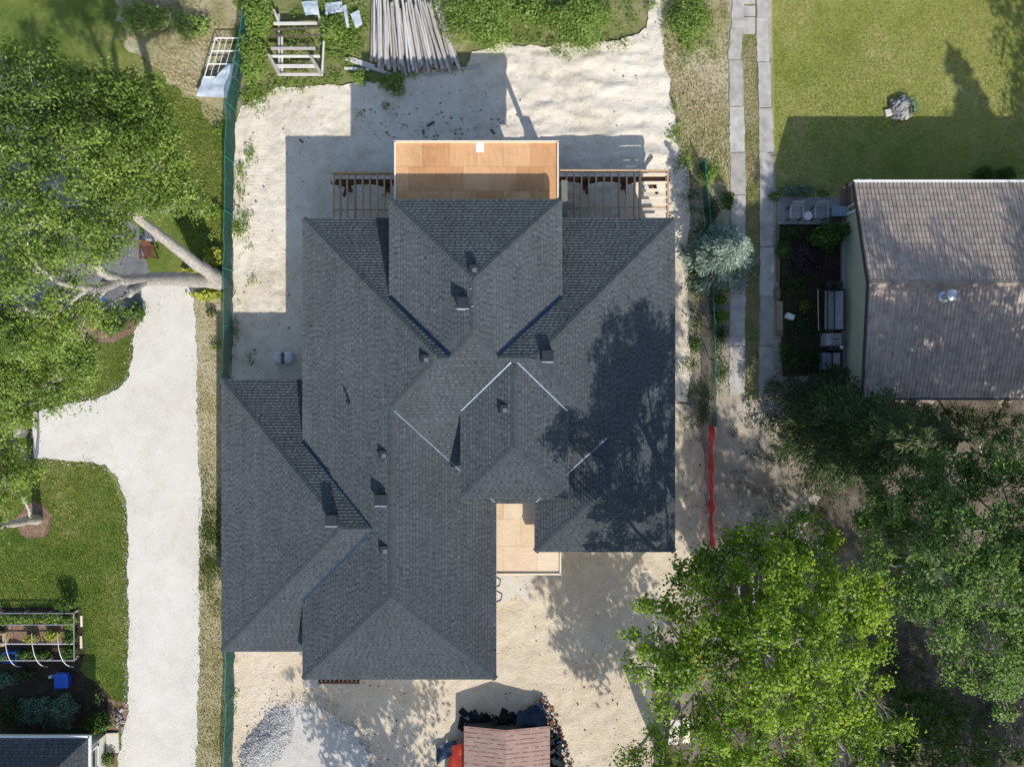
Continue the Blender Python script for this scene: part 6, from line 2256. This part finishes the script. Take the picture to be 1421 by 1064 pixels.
weeds("weed_patch", [(348, 215, 8, 14, 160), (335, 240, 6, 20, 160), (335, 270, 9, 16, 120), (330, 317, 16, 14, 420), (343, 300, 14, 6, 120), (347, 338, 5, 5, 50), (352, 388, 6, 8, 50), (350, 496, 5, 8, 60), (328, 460, 4, 60, 160)], 701, "green weeds sprouting in sand beside the green fence")
weeds("weed_patch", [(355, 135, 26, 16, 700), (400, 118, 40, 8, 420), (470, 60, 26, 34, 1500), (412, 60, 22, 36, 700), (495, 30, 14, 30, 700), (455, 15, 20, 14, 400), (400, 95, 30, 8, 300), (470, 110, 20, 6, 200), (550, 125, 14, 8, 300), (498, 160, 5, 5, 40), (536, 148, 10, 4, 60), (490, 50, 14, 30, 500), (575, 105, 10, 5, 120), (625, 96, 16, 4, 120)], 702, "weeds and grasses growing round the timber rack and pole pile")
weeds("weed_patch", [(700, 55, 50, 8, 500), (800, 62, 60, 6, 420), (770, 72, 8, 6, 90), (790, 78, 8, 6, 90), (860, 66, 24, 8, 150), (870, 20, 16, 20, 250), (900, 8, 10, 10, 120), (960, 65, 34, 22, 700), (935, 190, 8, 20, 220), (940, 160, 8, 16, 90), (945, 225, 12, 14, 260), (985, 235, 14, 20, 260)], 703, "weeds along the upper edge of the tracked sand")
weeds("weed_patch", [(962, 380, 9, 24, 420), (965, 440, 7, 26, 300), (965, 480, 8, 14, 420), (955, 505, 12, 8, 220), (958, 545, 6, 8, 90), (957, 580, 5, 8, 60), (966, 600, 8, 20, 120), (975, 560, 8, 34, 500), (998, 470, 10, 26, 520), (1000, 520, 9, 26, 460), (960, 270, 14, 30, 420), (970, 330, 14, 26, 420), (1078, 530, 14, 12, 160)], 704, "weeds and scrub along the house's right side and low fence", leaf='green', lsize=.10)
weeds("weed_patch", [(321, 905, 3, 20, 140), (324, 965, 4, 14, 90), (327, 985, 5, 10, 60)], 705, "weeds at the foot of the front yard fence")
weeds("ground_cover", [(1120, 560, 50, 20, 700), (1150, 660, 50, 40, 600), (1060, 600, 40, 40, 420), (1090, 720, 50, 40, 420), (1030, 680, 30, 40, 160), (1300, 990, 110, 70, 3200), (1230, 890, 50, 60, 1000), (1260, 930, 60, 40, 900), (1080, 700, 40, 30, 120), (1380, 990, 40, 40, 500), (1330, 575, 60, 10, 200), (1050, 640, 20, 20, 120)], 706, "scattered low plants over the shaded woodland floor", leaf='dark', lsize=.11)
weeds("garden_greens", [(1100, 420, 20, 40, 500), (1130, 440, 20, 40, 400), (1100, 500, 20, 20, 300), (1090, 400, 12, 20, 200), (1120, 268, 40, 6, 300), (1090, 330, 10, 14, 160)], 707, "low mixed plants filling the shaded garden bed", leaf='green', lsize=.09)
weeds("lawn_litter", [(95, 660, 60, 20, 60), (110, 700, 60, 60, 100), (60, 800, 60, 40, 60)], 708, "pale fallen leaves scattered on the left lawn", leaf='hosta', lsize=.09, cat="leaves", h=.04)

# bare twigs lying in the litter under the right hand trees
tw = MB()
rng = np.random.default_rng(9)
for i in range(60):
    px, py = rng.uniform(1040, 1400), rng.uniform(570, 1050)
    p = at(px, py)
    a, l = rng.uniform(0, 6.28), rng.uniform(.3, 1.2)
    tw.tube([(p.x, p.y, .03), (p.x + l * math.cos(a), p.y + l * math.sin(a), .06)], [.015, .006], 4, cap=False)
o = tw.build("fallen_twigs", M['twig'], kind="stuff")
tag(o, "bare grey twigs fallen on the woodland floor", "twigs")
dead = thing("dead_branch", "bare forked grey branch sticking up beside the second cedar", "branch", at(1355, 600))
rng = np.random.default_rng(19)
mb = MB()
pts = branch_to(mb, at(1362, 628, .3), at(1350, 575, 2.2), .04, .01, rng, 6, .3)
for k in range(4):
    branch_to(mb, pts[2 + k], at(1340 + rng.uniform(0, 40), 555 + rng.uniform(0, 30), 2.0), .015, .004, rng, 4, .3)
mb.build("branch_wood", M['twig'], dead)
